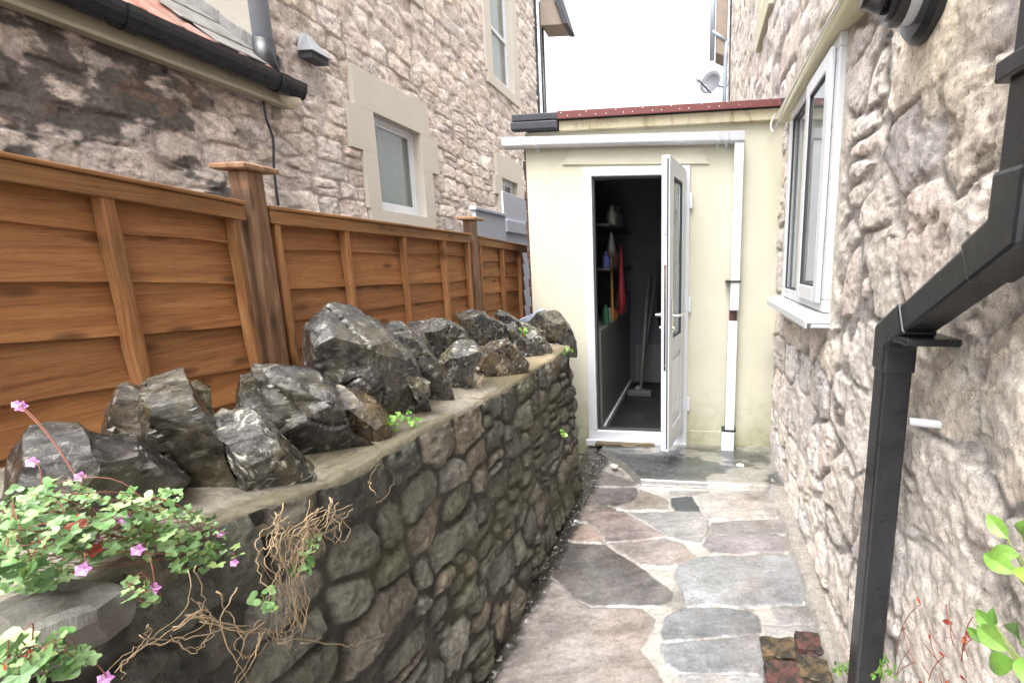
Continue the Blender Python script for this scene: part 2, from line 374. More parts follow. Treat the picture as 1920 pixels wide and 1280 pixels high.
# ------------------------------------------------------------------ setting: ground
g = MB(); g.add([(-400, -400, -.09), (400, -400, -.09), (400, 900, -.09), (-400, 900, -.09)], [(0, 1, 2, 3)])
tag(g.build('ground', M['ground']), kind='structure')
MB().box(-3.4, -1.22, -3, 12, -.08, .42).build('raised_ground', M['earth'])
tag(bpy.data.objects['raised_ground'], kind='structure')

# ------------------------------------------------------------------ rubble masonry
def seeds_rows(u0, u1, v0, v1, hr, wr, rng, jit=.12, big=0.):
    S = []; v = v0-.1
    while v < v1+.15:
        h = rng.uniform(*hr); u = u0-.3-rng.random()*wr[1]
        while u < u1+.3:
            wd = rng.uniform(*wr)
            if big and rng.random() < big:
                S.append((u+wd*.75, v+h*.5+rng.uniform(-.5, .5)*h*.4, wd*1.5, h*1.25)); u += wd*1.5
            elif rng.random() < .16 and h > hr[0]*1.15:
                S.append((u+wd/2, v+h*.26, wd, h*.5)); S.append((u+wd/2+rng.uniform(-.02, .02), v+h*.76, wd, h*.5)); u += wd
            else:
                S.append((u+wd/2+rng.uniform(-1, 1)*wd*jit, v+h*.5+rng.uniform(-1, 1)*h*jit, wd, h)); u += wd
        v += h
    return np.array(S)

def rubble(U, V, S, seed=0, p=3., warp=.02, wscale=6., rnd=.03, depth=.03, tilt=.18, rough=.012, mort=.012, rscale=14., facets=4, foff=.012, chip=.012):
    shp = U.shape; u = U.ravel(); v = V.ravel()
    uw = u+warp*fbm(u*wscale, v*wscale, 3.3, 3, seed+1); vw = v+warp*fbm(u*wscale, v*wscale, 9.1, 3, seed+2)
    N = len(u); ID = np.zeros(N, int); E = np.zeros(N)
    CH = 8000; m = S[:, 2:4].max()*2
    for a in range(0, N, CH):
        b = min(N, a+CH); uu = uw[a:b]; vv = vw[a:b]
        sel = np.where((S[:, 0] > uu.min()-m) & (S[:, 0] < uu.max()+m) & (S[:, 1] > vv.min()-m) & (S[:, 1] < vv.max()+m))[0]
        s = S[sel]
        dx = np.abs(uu[:, None]-s[None, :, 0])/(s[None, :, 2]*.5); dy = np.abs(vv[:, None]-s[None, :, 1])/(s[None, :, 3]*.5)
        D = (dx**p+dy**p)**(1/p)
        i2 = np.argpartition(D, 1, axis=1)[:, :2]; d2 = np.take_along_axis(D, i2, 1)
        o = np.argsort(d2, 1); i2 = np.take_along_axis(i2, o, 1); d2 = np.take_along_axis(d2, o, 1)
        ID[a:b] = sel[i2[:, 0]]; E[a:b] = (d2[:, 1]-d2[:, 0])*.25*np.minimum(s[i2[:, 0], 2], s[i2[:, 0], 3])
    rg = np.random.RandomState(seed+5); K = len(S); r = rg.rand(K, 8)
    E = E+.006*fbm(u*30, v*30, 2., 3, seed+9)
    lu = (uw-S[ID, 0]); lv = (vw-S[ID, 1])
    prof = sstep(-.15, 1., (E-mort*.45)/rnd)*.85+.15*np.clip((E-mort*.45)/(rnd*4), 0, 1)
    fac = fbm(u*rscale+r[ID, 4]*90, v*rscale+r[ID, 5]*90, r[ID, 6]*50, 5, seed+20, True)
    # broken facets: two random planes cut each stone
    pl = (r[ID, 0]-.5)*1.2*tilt*lu+(r[ID, 1]-.5)*1.2*tilt*lv+.004
    for k in range(facets):
        q3 = rg.rand(K, 3); pl = np.minimum(pl, (q3[ID, 0]-.5)*5*tilt*lu+(q3[ID, 1]-.5)*5*tilt*lv+foff*(.3+q3[ID, 2]))
    pl = pl+chip*np.minimum(fbm(u*rscale*2.6+r[ID, 2]*60, v*rscale*2.6, r[ID, 3]*40, 3, seed+25), .12)
    h = prof*(depth*(.55+.75*r[ID, 6])+pl+rough*fac)+(1-prof)*.004*fbm(u*25, v*25, 5., 3, seed+30)
    stone = sstep(mort*.35, mort*.9, E)
    return h.reshape(shp), ID.reshape(shp), E.reshape(shp), stone.reshape(shp), r

def palette(r, cols):
    cols = np.array([srgb(*c) for c in cols]); k = (r[:, 7]*len(cols)).astype(int) % len(cols)
    c = cols[k]; return c*(.82+.36*r[:, 5:6])

# ------------------------------------------------------------------ left stone house
HX = -3.4
def hp(cx, cy, X=HX): return onX(600+cx/2.976, cy/2.976, X)
house = thing('stone_house', 'tall pinkish rubble stone house behind the wooden fence', 'house', (HX, 6, 0))
rng = random.Random(4)
Yc = np.concatenate([np.linspace(-.6, 1.15, 60)[:-1], np.exp(np.linspace(math.log(1.15), math.log(10.12), 560))])
Zc = np.concatenate([np.linspace(0, 1.25, 14)[:-1], np.linspace(1.25, 3.6, 270)[:-1], np.linspace(3.6, 7.6, 190)])
U, V = np.meshgrid(Yc, Zc, indexing='ij')
S = np.concatenate([seeds_rows(3.9, 10.2, 0, 7.7, (.13, .24), (.2, .44), rng, .13, .1), seeds_rows(-.9, 3.35, 0, 2.9, (.17, .29), (.24, .5), rng, .1, .12)])
h, ID, E_, stn, r = rubble(U, V, S, 11, 4., .026, 5., .007, .016, .10, .005, .015, 11., 3, .016, .016)
pc = palette(r, [(224, 211, 202), (217, 202, 193), (229, 218, 210), (208, 195, 188), (218, 203, 190), (214, 205, 199), (226, 213, 203)])
big = fbm(U*1.3, V*1.3, 4.4, 4, 77)
C = pc[ID]*(1+.22*fbm(U*22, V*22, 1., 4, 50)[..., None]+.18*big[..., None])
mc = np.array(srgb(206, 194, 188)); C = C*stn[..., None]+mc*(1-stn[..., None])*(1+.2*fbm(U*30, V*30, 1., 3, 51)[..., None])
jl = sstep(.012, .001, E_)*sstep(-.05, .15, fbm(U*4.1, V*4.1, 12., 4, 56))*.55; C = C*(1-jl[..., None])+np.array((.16, .135, .12))*jl[..., None]
dk = sstep(.22, .36, fbm(U*10, V*15+U*4, 2., 5, 52))*.4; C = C*(1-dk[..., None])+np.array((.2, .16, .135))*dk[..., None]
# extension end: greyer, blotched stones with black weathering crust, as a pattern of its own
ext = sstep(3.55, 3.2, U)
crust = sstep(.1, .3, .8*fbm(U*4.2+3, V*6.5, 2., 6, 91)+.35*fbm(U*18, V*24, 2., 4, 94)+.42*sstep(2.0, 2.45, V)*sstep(3.3, 2.6, U)+.35*(r[ID, 4]-.55))*ext*.88
C = C*(1-ext[..., None]*np.array([.02, .03, .02])); C = C*(1-crust[..., None])+np.array((.085, .08, .075))*(1+.7*fbm(U*14, V*14, 0., 4, 92)[..., None])*crust[..., None]
rust = sstep(.3, .42, fbm(U*4, V*6, 8., 4, 93))*ext*.18; C = C*(1-rust[..., None])+np.array(srgb(176, 120, 84))*rust[..., None]
# window holes (behind the painted surrounds) and the lower eaves of the lean-to end
W1 = dict(z0=hp(280, 1190)[2]-.05, zt=hp(210, 375)[2], y0=hp(210, 375)[1], y1=hp(590, 600)[1])
hole = np.zeros((len(Yc)-1, len(Zc)-1), bool)
ym = (Yc[:-1]+Yc[1:])/2; zm = (Zc[:-1]+Zc[1:])/2
def cut(a, b, c, d): hole[np.ix_((ym > a) & (ym < b), (zm > c) & (zm < d))] = True
# openings: (y0,y1,z0,z1) from the photograph
o1 = (hp(290, 625)[1], hp(555, 765)[1], hp(335, 1170)[2], hp(290, 625)[2])
o3 = (hp(1012, 990)[1], hp(1098, 1045)[1]+.02, hp(1015, 1165)[2]-.35, hp(1012, 990)[2])
o2 = (hp(960, 330)[1], hp(1075, 330)[1], hp(990, 445)[2], 6.6)
o0 = (3.95, 4.45, 3.88, 4.9)
for op in (o1, o3, o2): cut(op[0]-.015, op[1]+.015, op[2]-.015, min(op[3]+.015, 6.8))
zt = hp(210, 375)[2]; RECT = []
def surround_rects(op, lint, wide, narrow, zs, sill):
    y0, y1, z0, z1 = op; q_ = [(lint[0], lint[1], z1, lint[2])]; zz = z1
    for k, z in enumerate(zs):
        e = wide if k % 2 == 0 else narrow
        q_ += [(y0-e, y0, z, zz), (y1, y1+e, z, zz)]; zz = z
    q_.append((y0-narrow*.9, y1+narrow*.9, z0-sill, z0)); RECT.extend(q_); return q_
zs1 = [o1[3]-.02, o1[3]-.42, o1[2]]
ra = surround_rects(o1, (o1[0]-.26, o1[1]+.2, zt), .36, .2, [o1[3]-.42, o1[2]], .2)
rb = surround_rects(o3, (hp(980, 850)[1]-.02, hp(1120, 930)[1], hp(980, 850)[2]), .28, .16, [o3[3]-.3, o3[2]], .15)
rc2 = surround_rects(o2, (o2[0]-.25, o2[1]+.25, 6.9), .24, .24, [o2[2]], .16)
for (a, b, c, d) in RECT:
    m_ = (U > a-.004) & (U < b+.004) & (V > c-.004) & (V < d+.004); h[m_] = np.minimum(h[m_], .0)
P = np.stack([HX-.035+h, U, V], -1)
cut(0, 3.56, 2.62, 9)
grid_mesh('wall', P, M['house_stone'], house, C, ~hole)
# body of the house behind the stone face, and the cream rendered return above the lean-to
MB().box(-8, HX-.75, 3.66, 10.1, 0, 7.6).box(-8, HX-.8, -.6, 3.66, 0, 2.5).build('house_core', M['render_wall'], house)
MB().box(-7.9, HX-.02, 3.58, 3.66, 2.5, 7.6).build('rendered_gable', M['render_wall'], house)
MB().box(-7.9, HX-.04, 3.66, 10.12, 7.6, 7.75).build('roof_plate', M['soffit'], house)

def surround(op, rects, parent, proud=.015):
    """painted stone dressing round an opening on the house face: lintel, toothed jambs, sill"""
    y0, y1, z0, z1 = op; mb = MB(); a, b = HX-.06, HX+proud
    for (p0, p1, p2, p3) in rects: mb.box(a, b, p0, p1, p2, p3)
    mb.box(HX-.30, a, y0-.05, y0, z0, z1); mb.box(HX-.30, a, y1, y1+.05, z0, z1); mb.box(HX-.30, a, y0-.05, y1+.05, z1, z1+.05); mb.box(HX-.30, a, y0-.05, y1+.05, z0-.05, z0)
    return mb.build('window_surround', M['surround'], parent, .003)
def house_window(op, parent, rail=None, fw=.055, curtain=True):
    y0, y1, z0, z1 = op; x = HX-.085
    f = MB()
    f.box(x-.05, x, y0, y1, z0, z0+fw+.02); f.box(x-.05, x, y0, y1, z1-fw, z1); f.box(x-.05, x, y0, y0+fw, z0+fw+.02, z1-fw); f.box(x-.05, x, y1-fw, y1, z0+fw+.02, z1-fw)
    win = f.build('window', M['upvc'], parent, .004)
    s = MB(); i = .03; a, b, c, d = y0+fw, y1-fw, z0+fw+.02, z1-fw
    s.box(x-.045, x-.012, a, a+i, c, d); s.box(x-.045, x-.012, b-i, b, c, d); s.box(x-.045, x-.012, a+i, b-i, c, c+i); s.box(x-.045, x-.012, a+i, b-i, d-i, d)
    if rail: s.box(x-.045, x+.004, a+i, b-i, rail-.03, rail+.03)
    s.build('sash', M['upvc'], win, .003)
    MB().box(x-.034, x-.026, a+i, b-i, c+i, d-i).build('pane', M['glass'], win)
    if curtain:
        n = 40; yy = np.linspace(a, b, n); PP = np.stack(np.meshgrid(yy, np.linspace(c, d, 3), indexing='ij'), -1)
        Pm = np.stack([x-.10+.012*np.sin(PP[..., 0]*70), PP[..., 0], PP[..., 1]], -1)
        grid_mesh('curtain', Pm, M['curtain'], win)
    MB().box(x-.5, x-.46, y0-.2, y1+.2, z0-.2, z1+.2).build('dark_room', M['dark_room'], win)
    return win
surround(o1, ra, house); house_window(o1, house)
surround(o3, rb, house); house_window(o3, house, curtain=False)
surround(o2, rc2, house); house_window(o2, house, rail=hp(965, 130)[2], fw=.06)
MB().box(HX-.06, HX+.015, hp(500, 0)[1]-.5, hp(575, 50)[1], hp(575, 55)[2], 5.2).build('window_surround', M['surround'], house, .006)

# lean-to roof: pantiles, flashing, fascia
zr0 = 2.72; sl_ = .72
roofn = 5.2
ny, ns = 190, 40
Yr = np.linspace(-.6, 3.57, ny); Sr = np.linspace(0, 2.4, ns)
Ug, Vg = np.meshgrid(Yr, Sr, indexing='ij')
ph = (Ug/.2) % 1
roll = .028*np.where(ph < .4, np.sin(ph/.4*math.pi), -.25*np.sin((ph-.4)/.6*math.pi))
lap = .018*((Vg/.3) % 1)
P = np.stack([HX+.16-Vg*.81, Ug, zr0+.05+Vg*sl_*.81+roll+.02-lap], -1)
roof = grid_mesh('roof', P, M['tile'], house)
md = roof.modifiers.new('thick', 'SOLIDIFY'); md.thickness = .014
b = MB()
for i in range(12):
    s0 = i*.2; s1 = s0+.21
    A = lambda s, o: Vector((HX+.13-s*.81, 3.575-o, zr0+.11+s*sl_*.81+.01*(i % 2)))
    wv = .5+.06*math.sin(i*2.3)+.03*i
    b.prism([A(s0, 0), A(s1, 0), A(s1, wv), A(s0, wv)], (0, 0, .012))
    b.prism([A(s0, 0)+Vector((0, .004, .012)), A(s1, 0)+Vector((0, .004, .012)), A(s1, 0)+Vector((0, .004, .1)), A(s0, 0)+Vector((0, .004, .1))], (0, -.01, 0))
b.build('flashing', M['lead'], roof, .003)
MB().box(HX-.02, HX+.08, -.6, 3.62, zr0-.105, zr0+.02).box(HX+.015, HX+.10, -.6, 3.66, zr0-.135, zr0-.106).build('fascia', M['fascia'], house, .006)
# far eaves, seen from below at the end of the house
e = MB()
e.prism([(-3.36, 10.16, 6.2), (-2.86, 10.16, 6.2), (-2.86, 10.16, 6.3), (-3.36, 10.16, 7.2)], (0, .5, 0))
e.build('eaves', M['soffit'], house, .01)
MB().prism([(-2.855, 10.1, 6.16), (-2.75, 10.1, 6.2), (-2.75, 10.1, 6.32), (-2.855, 10.1, 6.34)], (0, -2.2, .0)).build('eaves_gutter', M['black_pl'], house, .01) if False else None
eg = MB(); eg.prism([(-2.87, 10.66, 6.18), (-2.76, 10.66, 6.18), (-3.06, 10.66, 7.1), (-3.2, 10.66, 7.1)], (0, -.56, 0)); eg.build('verge_board', M['felt'], house, .01)

# ---- fittings of the left house
gz = 2.735
gut = thing('black_gutter', 'long black plastic gutter under the tiled lean-to roof', 'gutter', (HX+.15, 2.3, gz))
n = 13; pr = [(math.cos(math.pi+math.pi*k/(n-1)), math.sin(math.pi+math.pi*k/(n-1))) for k in range(n)]
poly = [(HX+.155+.072*a, -.6, gz+.045+.125*b_) for a, b_ in pr]+[(HX+.155+.066*a, -.6, gz+.045+.119*b_) for a, b_ in pr[::-1]]
MB().prism(poly, (0, 4.26, 0)).build('channel', M['black_pl'], gut, smooth=False)
MB().prism([(HX+.155+.074*a, 3.66, gz+.045+.127*b_) for a, b_ in pr], (0, .016, 0)).build('end_cap', M['black_pl'], gut)
for yy in (.6, 1.55, 2.5, 3.45):
    MB().prism([(HX+.155+.08*a, yy, gz+.045+.133*b_) for a, b_ in pr]+[(HX+.155+.0725*a, yy, gz+.045+.1255*b_) for a, b_ in pr[::-1]], (0, .07, 0)).box(HX+.06, HX+.1, yy, yy+.07, gz-.06, gz+.0).build('bracket', M['black_pl'], gut)
dp = thing('grey_downpipe', 'grey round downpipe on the cream gable ending over the black gutter', 'drainpipe', (HX+.06, 3.5, 2.8))
MB().tube([(HX+.06, 3.5, 7.5), (HX+.06, 3.5, 2.98)], .062, 16).build('pipe', M['grey_paint'], dp, smooth=True)
MB().tube([(HX+.06, 3.5, 3.03), (HX+.06, 3.5, 2.9), (HX+.09, 3.49, 2.78)], .07, 16).build('shoe', M['black_pl'], dp, smooth=True)
c = onX(538, 178, HX+.08)
lm = thing('bulkhead_lamp', 'cream oval outdoor lamp at the end of the black gutter', 'lamp', c)
MB().lathe((HX, c[1], c[2]), (1, 0, -.25), [(0, .085), (.06, .085), (.075, .08)], 28).build('housing', M['black_pl'], lm, smooth=False)
MB().lathe((HX+.07, c[1], c[2]-.02), (1, 0, -.25), [(0, .083), (.03, .08), (.07, .066), (.1, .04), (.112, .01)], 28).build('diffuser', M['lamp_glass'], lm, smooth=True)
MB().box(HX-.02, HX+.13, c[1]-.09, c[1]+.09, c[2]+.075, c[2]+.1).build('hood', M['upvc_grey'], lm, .01)
c = onX(580, 105, HX+.02)
vt = thing('vent_cowl', 'small grey wedge shaped vent cowl on the stone wall', 'vent', (HX, c[1], c[2]-.18))
a0 = onX(563, 58, HX+.02); 
vb = MB(); y0, y1, zb, ztp = c[1]-.11, c[1]+.11, c[2]-.0, a0[2]
vb.add([(HX, y0, zb), (HX, y1, zb), (HX, y1-.06, ztp), (HX, y0+.06, ztp), (HX+.15, y0, zb), (HX+.15, y1, zb), (HX+.03, y0+.09, ztp), (HX+.03, y1-.09, ztp)],
       [(0, 1, 2, 3), (4, 5, 7, 6), (0, 4, 6, 3), (1, 2, 7, 5), (3, 6, 7, 2), (0, 1, 5, 4)]); vb.build('hood', M['cover'], vt, .006)
MB().box(HX, HX+.12, y0+.02, y1-.02, zb-.05, zb-.002).build('grille', M['seal'], vt)
def cable(name, label, pts, r, mat, parentless=True):
    P = [Vector(p) for p in pts]; Q = []
    for i in range(len(P)-1):
        p0, p1, p2, p3 = P[max(i-1, 0)], P[i], P[i+1], P[min(i+2, len(P)-1)]
        for k in range(6):
            t = k/6; Q.append(.5*((2*p1)+(p2-p0)*t+(2*p0-5*p1+4*p2-p3)*t*t+(3*p1-p0-3*p2+p3)*t**3))
    Q.append(P[-1]); o = MB().tube(Q, r, 6).build(name, mat, None, smooth=True, origin=P[0]); return tag(o, label, 'cable')
cable('black_cable', 'thin black cable hanging down the stone wall behind the fence', [onX(*q, HX+.04) for q in ((494, 188), (500, 225), (512, 262), (514, 320), (522, 385))], .009, M['black_pl'])
def far_pipe(px0, px1, ztop, zbot, Y, r, label):
    a = onY(px0, 0, Y); x = onY(px1, 225, Y)[0]
    t = thing('black_downpipe', label, 'drainpipe', (x, Y, zbot))
    MB().tube([(x, Y, ztop), (x, Y, zbot)], r, 16).build('pipe', M['black_pl'], t, smooth=True)
    for z in (zbot+1.4, zbot+2.9): MB().lathe((x, Y, z), (0, 0, 1), [(0, r*1.25), (.06, r*1.25)], 16).build('collar', M['black_pl'], t)
far_pipe(1000, 1007, 7.5, .4, 10.0, .075, 'thick black downpipe at the far corner of the left house')
far_pipe(1018, 1022, 6.7, .4, 10.3, .045, 'thinner black downpipe just right of the thick corner downpipe')

# ------------------------------------------------------------------ right stone house
RX = .545
cot = thing('stone_house', 'pale rubble stone house with white window right beside the paved path', 'house', (RX, 4, 0))
Yc = np.concatenate([np.linspace(-.6, .42, 60)[:-1], np.exp(np.linspace(math.log(.42), math.log(10.22), 640))])
Zc = np.concatenate([np.linspace(-.08, 2.5, 470)[:-1], np.linspace(2.5, 7.6, 210)])
U, V = np.meshgrid(Yc, Zc, indexing='ij')
rng = random.Random(9)
S = np.concatenate([seeds_rows(-.9, 1.7, -.1, 2.6, (.2, .34), (.18, .4), rng, .2, .2), seeds_rows(2.0, 10.4, -.1, 7.7, (.16, .3), (.18, .44), rng, .2, .15), seeds_rows(-.9, 1.75, 2.75, 7.7, (.2, .3), (.2, .4), rng)])
h, ID, E_, stn, r = rubble(U, V, S, 23, 3.4, .034, 4., .005, .013, .05, .004, .016, 9., 3, .012, .013)
pc = palette(r, [(226, 217, 210), (232, 222, 213), (220, 211, 206), (230, 218, 204), (222, 215, 212), (226, 215, 206), (232, 216, 207)])
C = pc[ID]*(1+.26*fbm(U*16, V*16, 1., 5, 150)[..., None]+.16*fbm(U*60, V*60, 1., 3, 149)[..., None]+.08*fbm(U*2.2, V*2.2, 4.4, 4, 177)[..., None])
mc = np.array(srgb(216, 208, 202))
# smeared mortar covers parts of the joints
sm = sstep(-.1, .25, fbm(U*2.6, V*2.6, 6., 4, 161)); st2 = stn
C = C*st2[..., None]+mc*(1-st2[..., None])*(1+.25*fbm(U*26, V*26, 1., 4, 151)[..., None])
jl = sstep(.013, .002, E_)*sstep(-.22, .0, fbm(U*3.1, V*3.1, 12., 4, 156))*.7; C = C*(1-jl[..., None])+np.array((.10, .088, .078))*jl[..., None]
cav = fbm(U*9, V*11, 2., 5, 152)+.25*fbm(U*34, V*34, 2., 3, 158); dk = sstep(.31, .42, cav)*.3; h = h-.010*sstep(.28, .4, cav); C = C*(1-dk[..., None])+np.array((.13, .11, .095))*dk[..., None]
wh = sstep(.26, .42, fbm(U*6+9, V*6, 5., 5, 153))*.5; C = C*(1-wh[..., None])+np.array((.62, .6, .57))*wh[..., None]
# cream mortar patch round the flue
fy, fz = onX(1765, 20, .5)[1:]
pt = sstep(.20, .14, np.hypot((U-fy)*1.0, (V-fz-.0)*.8)+.09*fbm(U*9, V*9, 3., 3, 154)); pt2 = pt*.4; C = C*(1-pt2[..., None])+np.array(srgb(226, 210, 178))*pt2[..., None]*(1+.15*fbm(U*20, V*20, 3., 3, 155)[..., None])
h = h*(1-pt*.7)+.02*pt
h = h+.012*fbm(U*1.8, V*1.8, 1., 3, 160)+.006*np.minimum(fbm(U*9, V*9, 3., 4, 162), .05)
h = h+(.0025*fbm(U*45, V*45, 3., 3, 165)+.003*np.minimum(fbm(U*24, V*24, 8., 3, 166, True), .1))*sstep(3., 1.6, U)
dw = np.maximum(np.maximum(1.885-U, U-2.83), np.maximum(1.10-V, V-2.2)); fl_ = sstep(.09, .02, dw+.03*fbm(U*8, V*8, 1., 3, 163)); h = h*(1-fl_)+.016*fl_
C = C*(1-fl_[..., None]*.8)+np.array(srgb(206, 200, 188))*fl_[..., None]*.8
P = np.stack([RX-h, U, V], -1)
hole = np.zeros((len(Yc)-1, len(Zc)-1), bool); ym = (Yc[:-1]+Yc[1:])/2; zm = (Zc[:-1]+Zc[1:])/2
wy0, wy1, wz0, wz1 = 1.885, 2.83, 1.165, 2.2
cut(wy0-.0, wy1+.0, wz0, wz1)
grid_mesh('wall', P, M['cottage_stone'], cot, C, ~hole, flip=True)
MB().box(RX+.25, 6, -.6, 10.2, -.1, 7.6).build('house_core', M['render_wall'], cot)
MB().box(RX+.02, 6, 10.201, 10.25, -.1, 7.6).build('end_wall', M['render_wall'], cot)
# window
wx = RX-.042
f = MB(); fw = .05
f.box(wx, wx+.07, wy0, wy1, wz0, wz0+fw); f.box(wx, wx+.07, wy0, wy1, wz1-fw, wz1); f.box(wx, wx+.07, wy0, wy0+fw, wz0+fw, wz1-fw); f.box(wx, wx+.07, wy1-fw, wy1, wz0+fw, wz1-fw)
ymid = 2.30
f.box(wx, wx+.07, ymid-.02, ymid+.03, wz0+fw, wz1-fw)
win = f.build('window', M['upvc'], cot, .005)
cs = MB(); a, b_, c_, d_ = wy0+.035, ymid+.02, wz0+.035, wz1-.035; i = .065; x0, x1 = wx-.022, wx-.002
cs.box(x0, x1, a, a+i, c_, d_); cs.box(x0, x1, b_-i, b_, c_, d_); cs.box(x0, x1, a+i, b_-i, c_, c_+i); cs.box(x0, x1, a+i, b_-i, d_-i, d_)
cs.build('casement', M['upvc'], win, .006)
gk = MB()
for (a2, b2, xx) in ((a+i, b_-i, x0+.004), (ymid+.03, wy1-fw, wx+.012)):
    q = .007; c2, d2 = (c_+i, d_-i) if a2 < 2.2 else (wz0+fw, wz1-fw)
    gk.box(xx, xx+.01, a2, a2+q, c2, d2); gk.box(xx, xx+.01, b2-q, b2, c2, d2); gk.box(xx, xx+.01, a2+q, b2-q, c2, c2+q); gk.box(xx, xx+.01, a2+q, b2-q, d2-q, d2)
gk.build('gasket', M['seal'], win)
MB().box(x0+.012, x0+.018, a+i, b_-i, c_+i, d_-i).build('pane', M['glass'], win)
MB().box(wx+.03, wx+.036, ymid+.03, wy1-fw, wz0+fw, wz1-fw).build('pane', M['glass'], win)
yy = np.linspace(wy0, wy1, 120); PP = np.stack(np.meshgrid(yy, np.linspace(wz0, wz1, 3), indexing='ij'), -1)
grid_mesh('curtain', np.stack([wx+.13+.018*np.sin(PP[..., 0]*60)+.008*np.sin(PP[..., 0]*143), PP[..., 0], PP[..., 1]], -1), M['curtain'], win)
s = MB(); s.prism([(wx+.06, wy0-.02, wz0-.002), (wx-.02, wy0-.02, wz0-.006), (RX-.115, wy0-.02, wz0-.03), (RX-.115, wy0-.02, wz0-.062), (RX-.105, wy0-.02, wz0-.062), (RX-.105, wy0-.02, wz0-.042), (wx+.06, wy0-.02, wz0-.042)], (0, wy1-wy0+.1, 0))
s.box(RX-.09, RX+.02, wy0-.018, wy1+.07, wz0-.06, wz0-.043)
s.build('sill', M['upvc_grey'], win, .002)
lb = MB(); lb.prism([(RX+.05, 1.5, wz1+.004), (RX-.075, 1.5, wz1+.0), (RX-.085, 1.5, wz1+.06), (RX-.05, 1.5, wz1+.075), (RX+.05, 1.5, wz1+.075)], (0, 1.52, 0)); lb.build('lintel', M['cream_wood'], cot, .008)
# upstairs surround
uy0, uy1 = onX(1446, 60, RX-.03)[1], onX(1420, 100, RX-.03)[1]
zb = onX(1420, 100, RX-.03)[2]
MB().box(RX-.05, RX+.06, 3.9, uy1, zb, zb+.2).box(RX-.045, RX+.06, uy1-.3, uy1-.003, zb+.2, zb+2).build('window_surround', M['cream_wood'], cot, .008)
# far eaves
ex = MB(); ex.prism([(.28, 10.2, 5.55), (.50, 10.2, 5.45), (.50, 10.2, 7.5), (.28, 10.2, 7.5)], (0, .5, 0)); ex.build('eaves', M['soffit'], cot, .02)
eg = thing('black_gutter', 'dark gutter end under the far eaves of the right house above the satellite dish', 'gutter', (.2, 10.3, 5.43))
MB().tube([(.2, 10.22, 7.5), (.2, 10.22, 5.43)], .05, 12).build('channel', M['grey_paint'], eg, smooth=True)
MB().tube([(.2, 10.2, 5.95), (.5, 10.2, 5.75)], .035, 10).build('bracket', M['grey_paint'], eg, smooth=True)
fd = thing('black_downpipe', 'slim dark downpipe at the far corner of the right house', 'drainpipe', (.47, 10.2, .3))
MB().tube([(.5, 10.2, 5.75), (.48, 10.2, 5.5), (.455, 10.2, 3.8), (.455, 10.2, .3)], .042, 12).build('pipe', M['grey_paint'], fd, smooth=True)
cable('black_cable', 'black cable running straight down the far end of the right house wall', [onX(q[0], q[1], RX-.06) for q in ((1372, -60), (1371, 0), (1369, 80), (1367, 208))], .016, M['black_pl'])
# satellite dish
dc = onY(1332, 154, 10.0)
ds = thing('satellite_dish', 'grey satellite dish against the white sky above the cream outbuilding', 'satellite dish', dc)
MB().lathe((dc[0], dc[1], dc[2]), Vector((-.5, -.8, .28)), [(-.075, .02), (-.068, .1), (-.045, .17), (0, .235), (.006, .235), (-.038, .168), (-.06, .1), (-.066, .02)], 32).build('reflector', M['dish'], ds, smooth=True)
hd = Vector(dc)+Vector((-.24, -.28, -.06))
MB().tube([Vector(dc)+Vector((.02, .04, -.2)), hd], .014, 8).build('arm', M['seal'], ds); MB().lathe(hd, (.6, .7, .1), [(-.05, .03), (.03, .045)], 12).build('receiver', M['grey_paint'], ds)
MB().tube([Vector(dc)+Vector((.05, .06, -.02)), Vector(dc)+Vector((.28, .2, -.04))], .02, 8).build('bracket', M['grey_paint'], ds)
# flue
fy += .11; fz += .09
fl = thing('boiler_flue', 'black boiler flue elbow with a white ring at the top right wall', 'flue', (RX, fy, fz))
MB().lathe((RX-.02, fy, fz), (-1, 0, 0), [(-.02, .105), (.02, .103), (.035, .09), (.038, .07)], 36).build('flange', M['black_pl'], fl, smooth=False)
MB().lathe((RX-.05, fy, fz), (-1, 0, 0), [(0, .062), (.035, .062)], 32).build('white_ring', M['upvc_grey'], fl)
MB().lathe((RX-.084, fy, fz), (-1, 0, 0), [(0, .066), (.02, .066), (.024, .052), (.036, .052)], 32).build('collar', M['black_pl'], fl)
MB().tube([(RX-.115, fy, fz), (RX-.135, fy, fz+.004), (RX-.15, fy, fz+.012), (RX-.165, fy, fz+.016)], .04, 24).build('elbow', M['black_pl'], fl, smooth=True)
# black square drainpipe
DX, DX1 = .438, .504
dr = thing('black_drainpipe', 'big black square drainpipe with a slanting elbow on the right wall', 'drainpipe', (DX+.03, 1.1, 0))
def sq_pipe(pts, w_, d_):
    """square section swept in the wall's own plane: pts (y,z); w_ = width in plane, depth in x"""
    mb = MB(); q = []
    for k, (y, z) in enumerate(pts):
        a = Vector(pts[max(k-1, 0)]); b = Vector(pts[min(k+1, len(pts)-1)])
        if 0 < k < len(pts)-1:
            t1 = (Vector(pts[k])-a).normalized(); t2 = (b-Vector(pts[k])).normalized(); t = (t1+t2).normalized(); sc_ = 1/max(.4, t.dot(t1))
        else: t = (b-a).normalized(); sc_ = 1
        nn = Vector((-t.y, t.x))*w_*.5*sc_
        for (x, s_) in ((d_[0], -1), (d_[1], -1), (d_[1], 1), (d_[0], 1)): q.append((x, y+nn.x*s_, z+nn.y*s_))
    m = len(pts); f = [(i*4+k, i*4+(k+1) % 4, (i+1)*4+(k+1) % 4, (i+1)*4+k) for i in range(m-1) for k in range(4)]+[(3, 2, 1, 0), tuple((m-1)*4+k for k in range(4))]
    return mb.add(q, f)
yl, zl = 1.118, 1.195; yu, zu = .722, 1.412
sq_pipe([(yl, -.06), (yl, zl-.03)], .064, (DX, DX1)).build('lower_pipe', M['black_pl'], dr, .007)
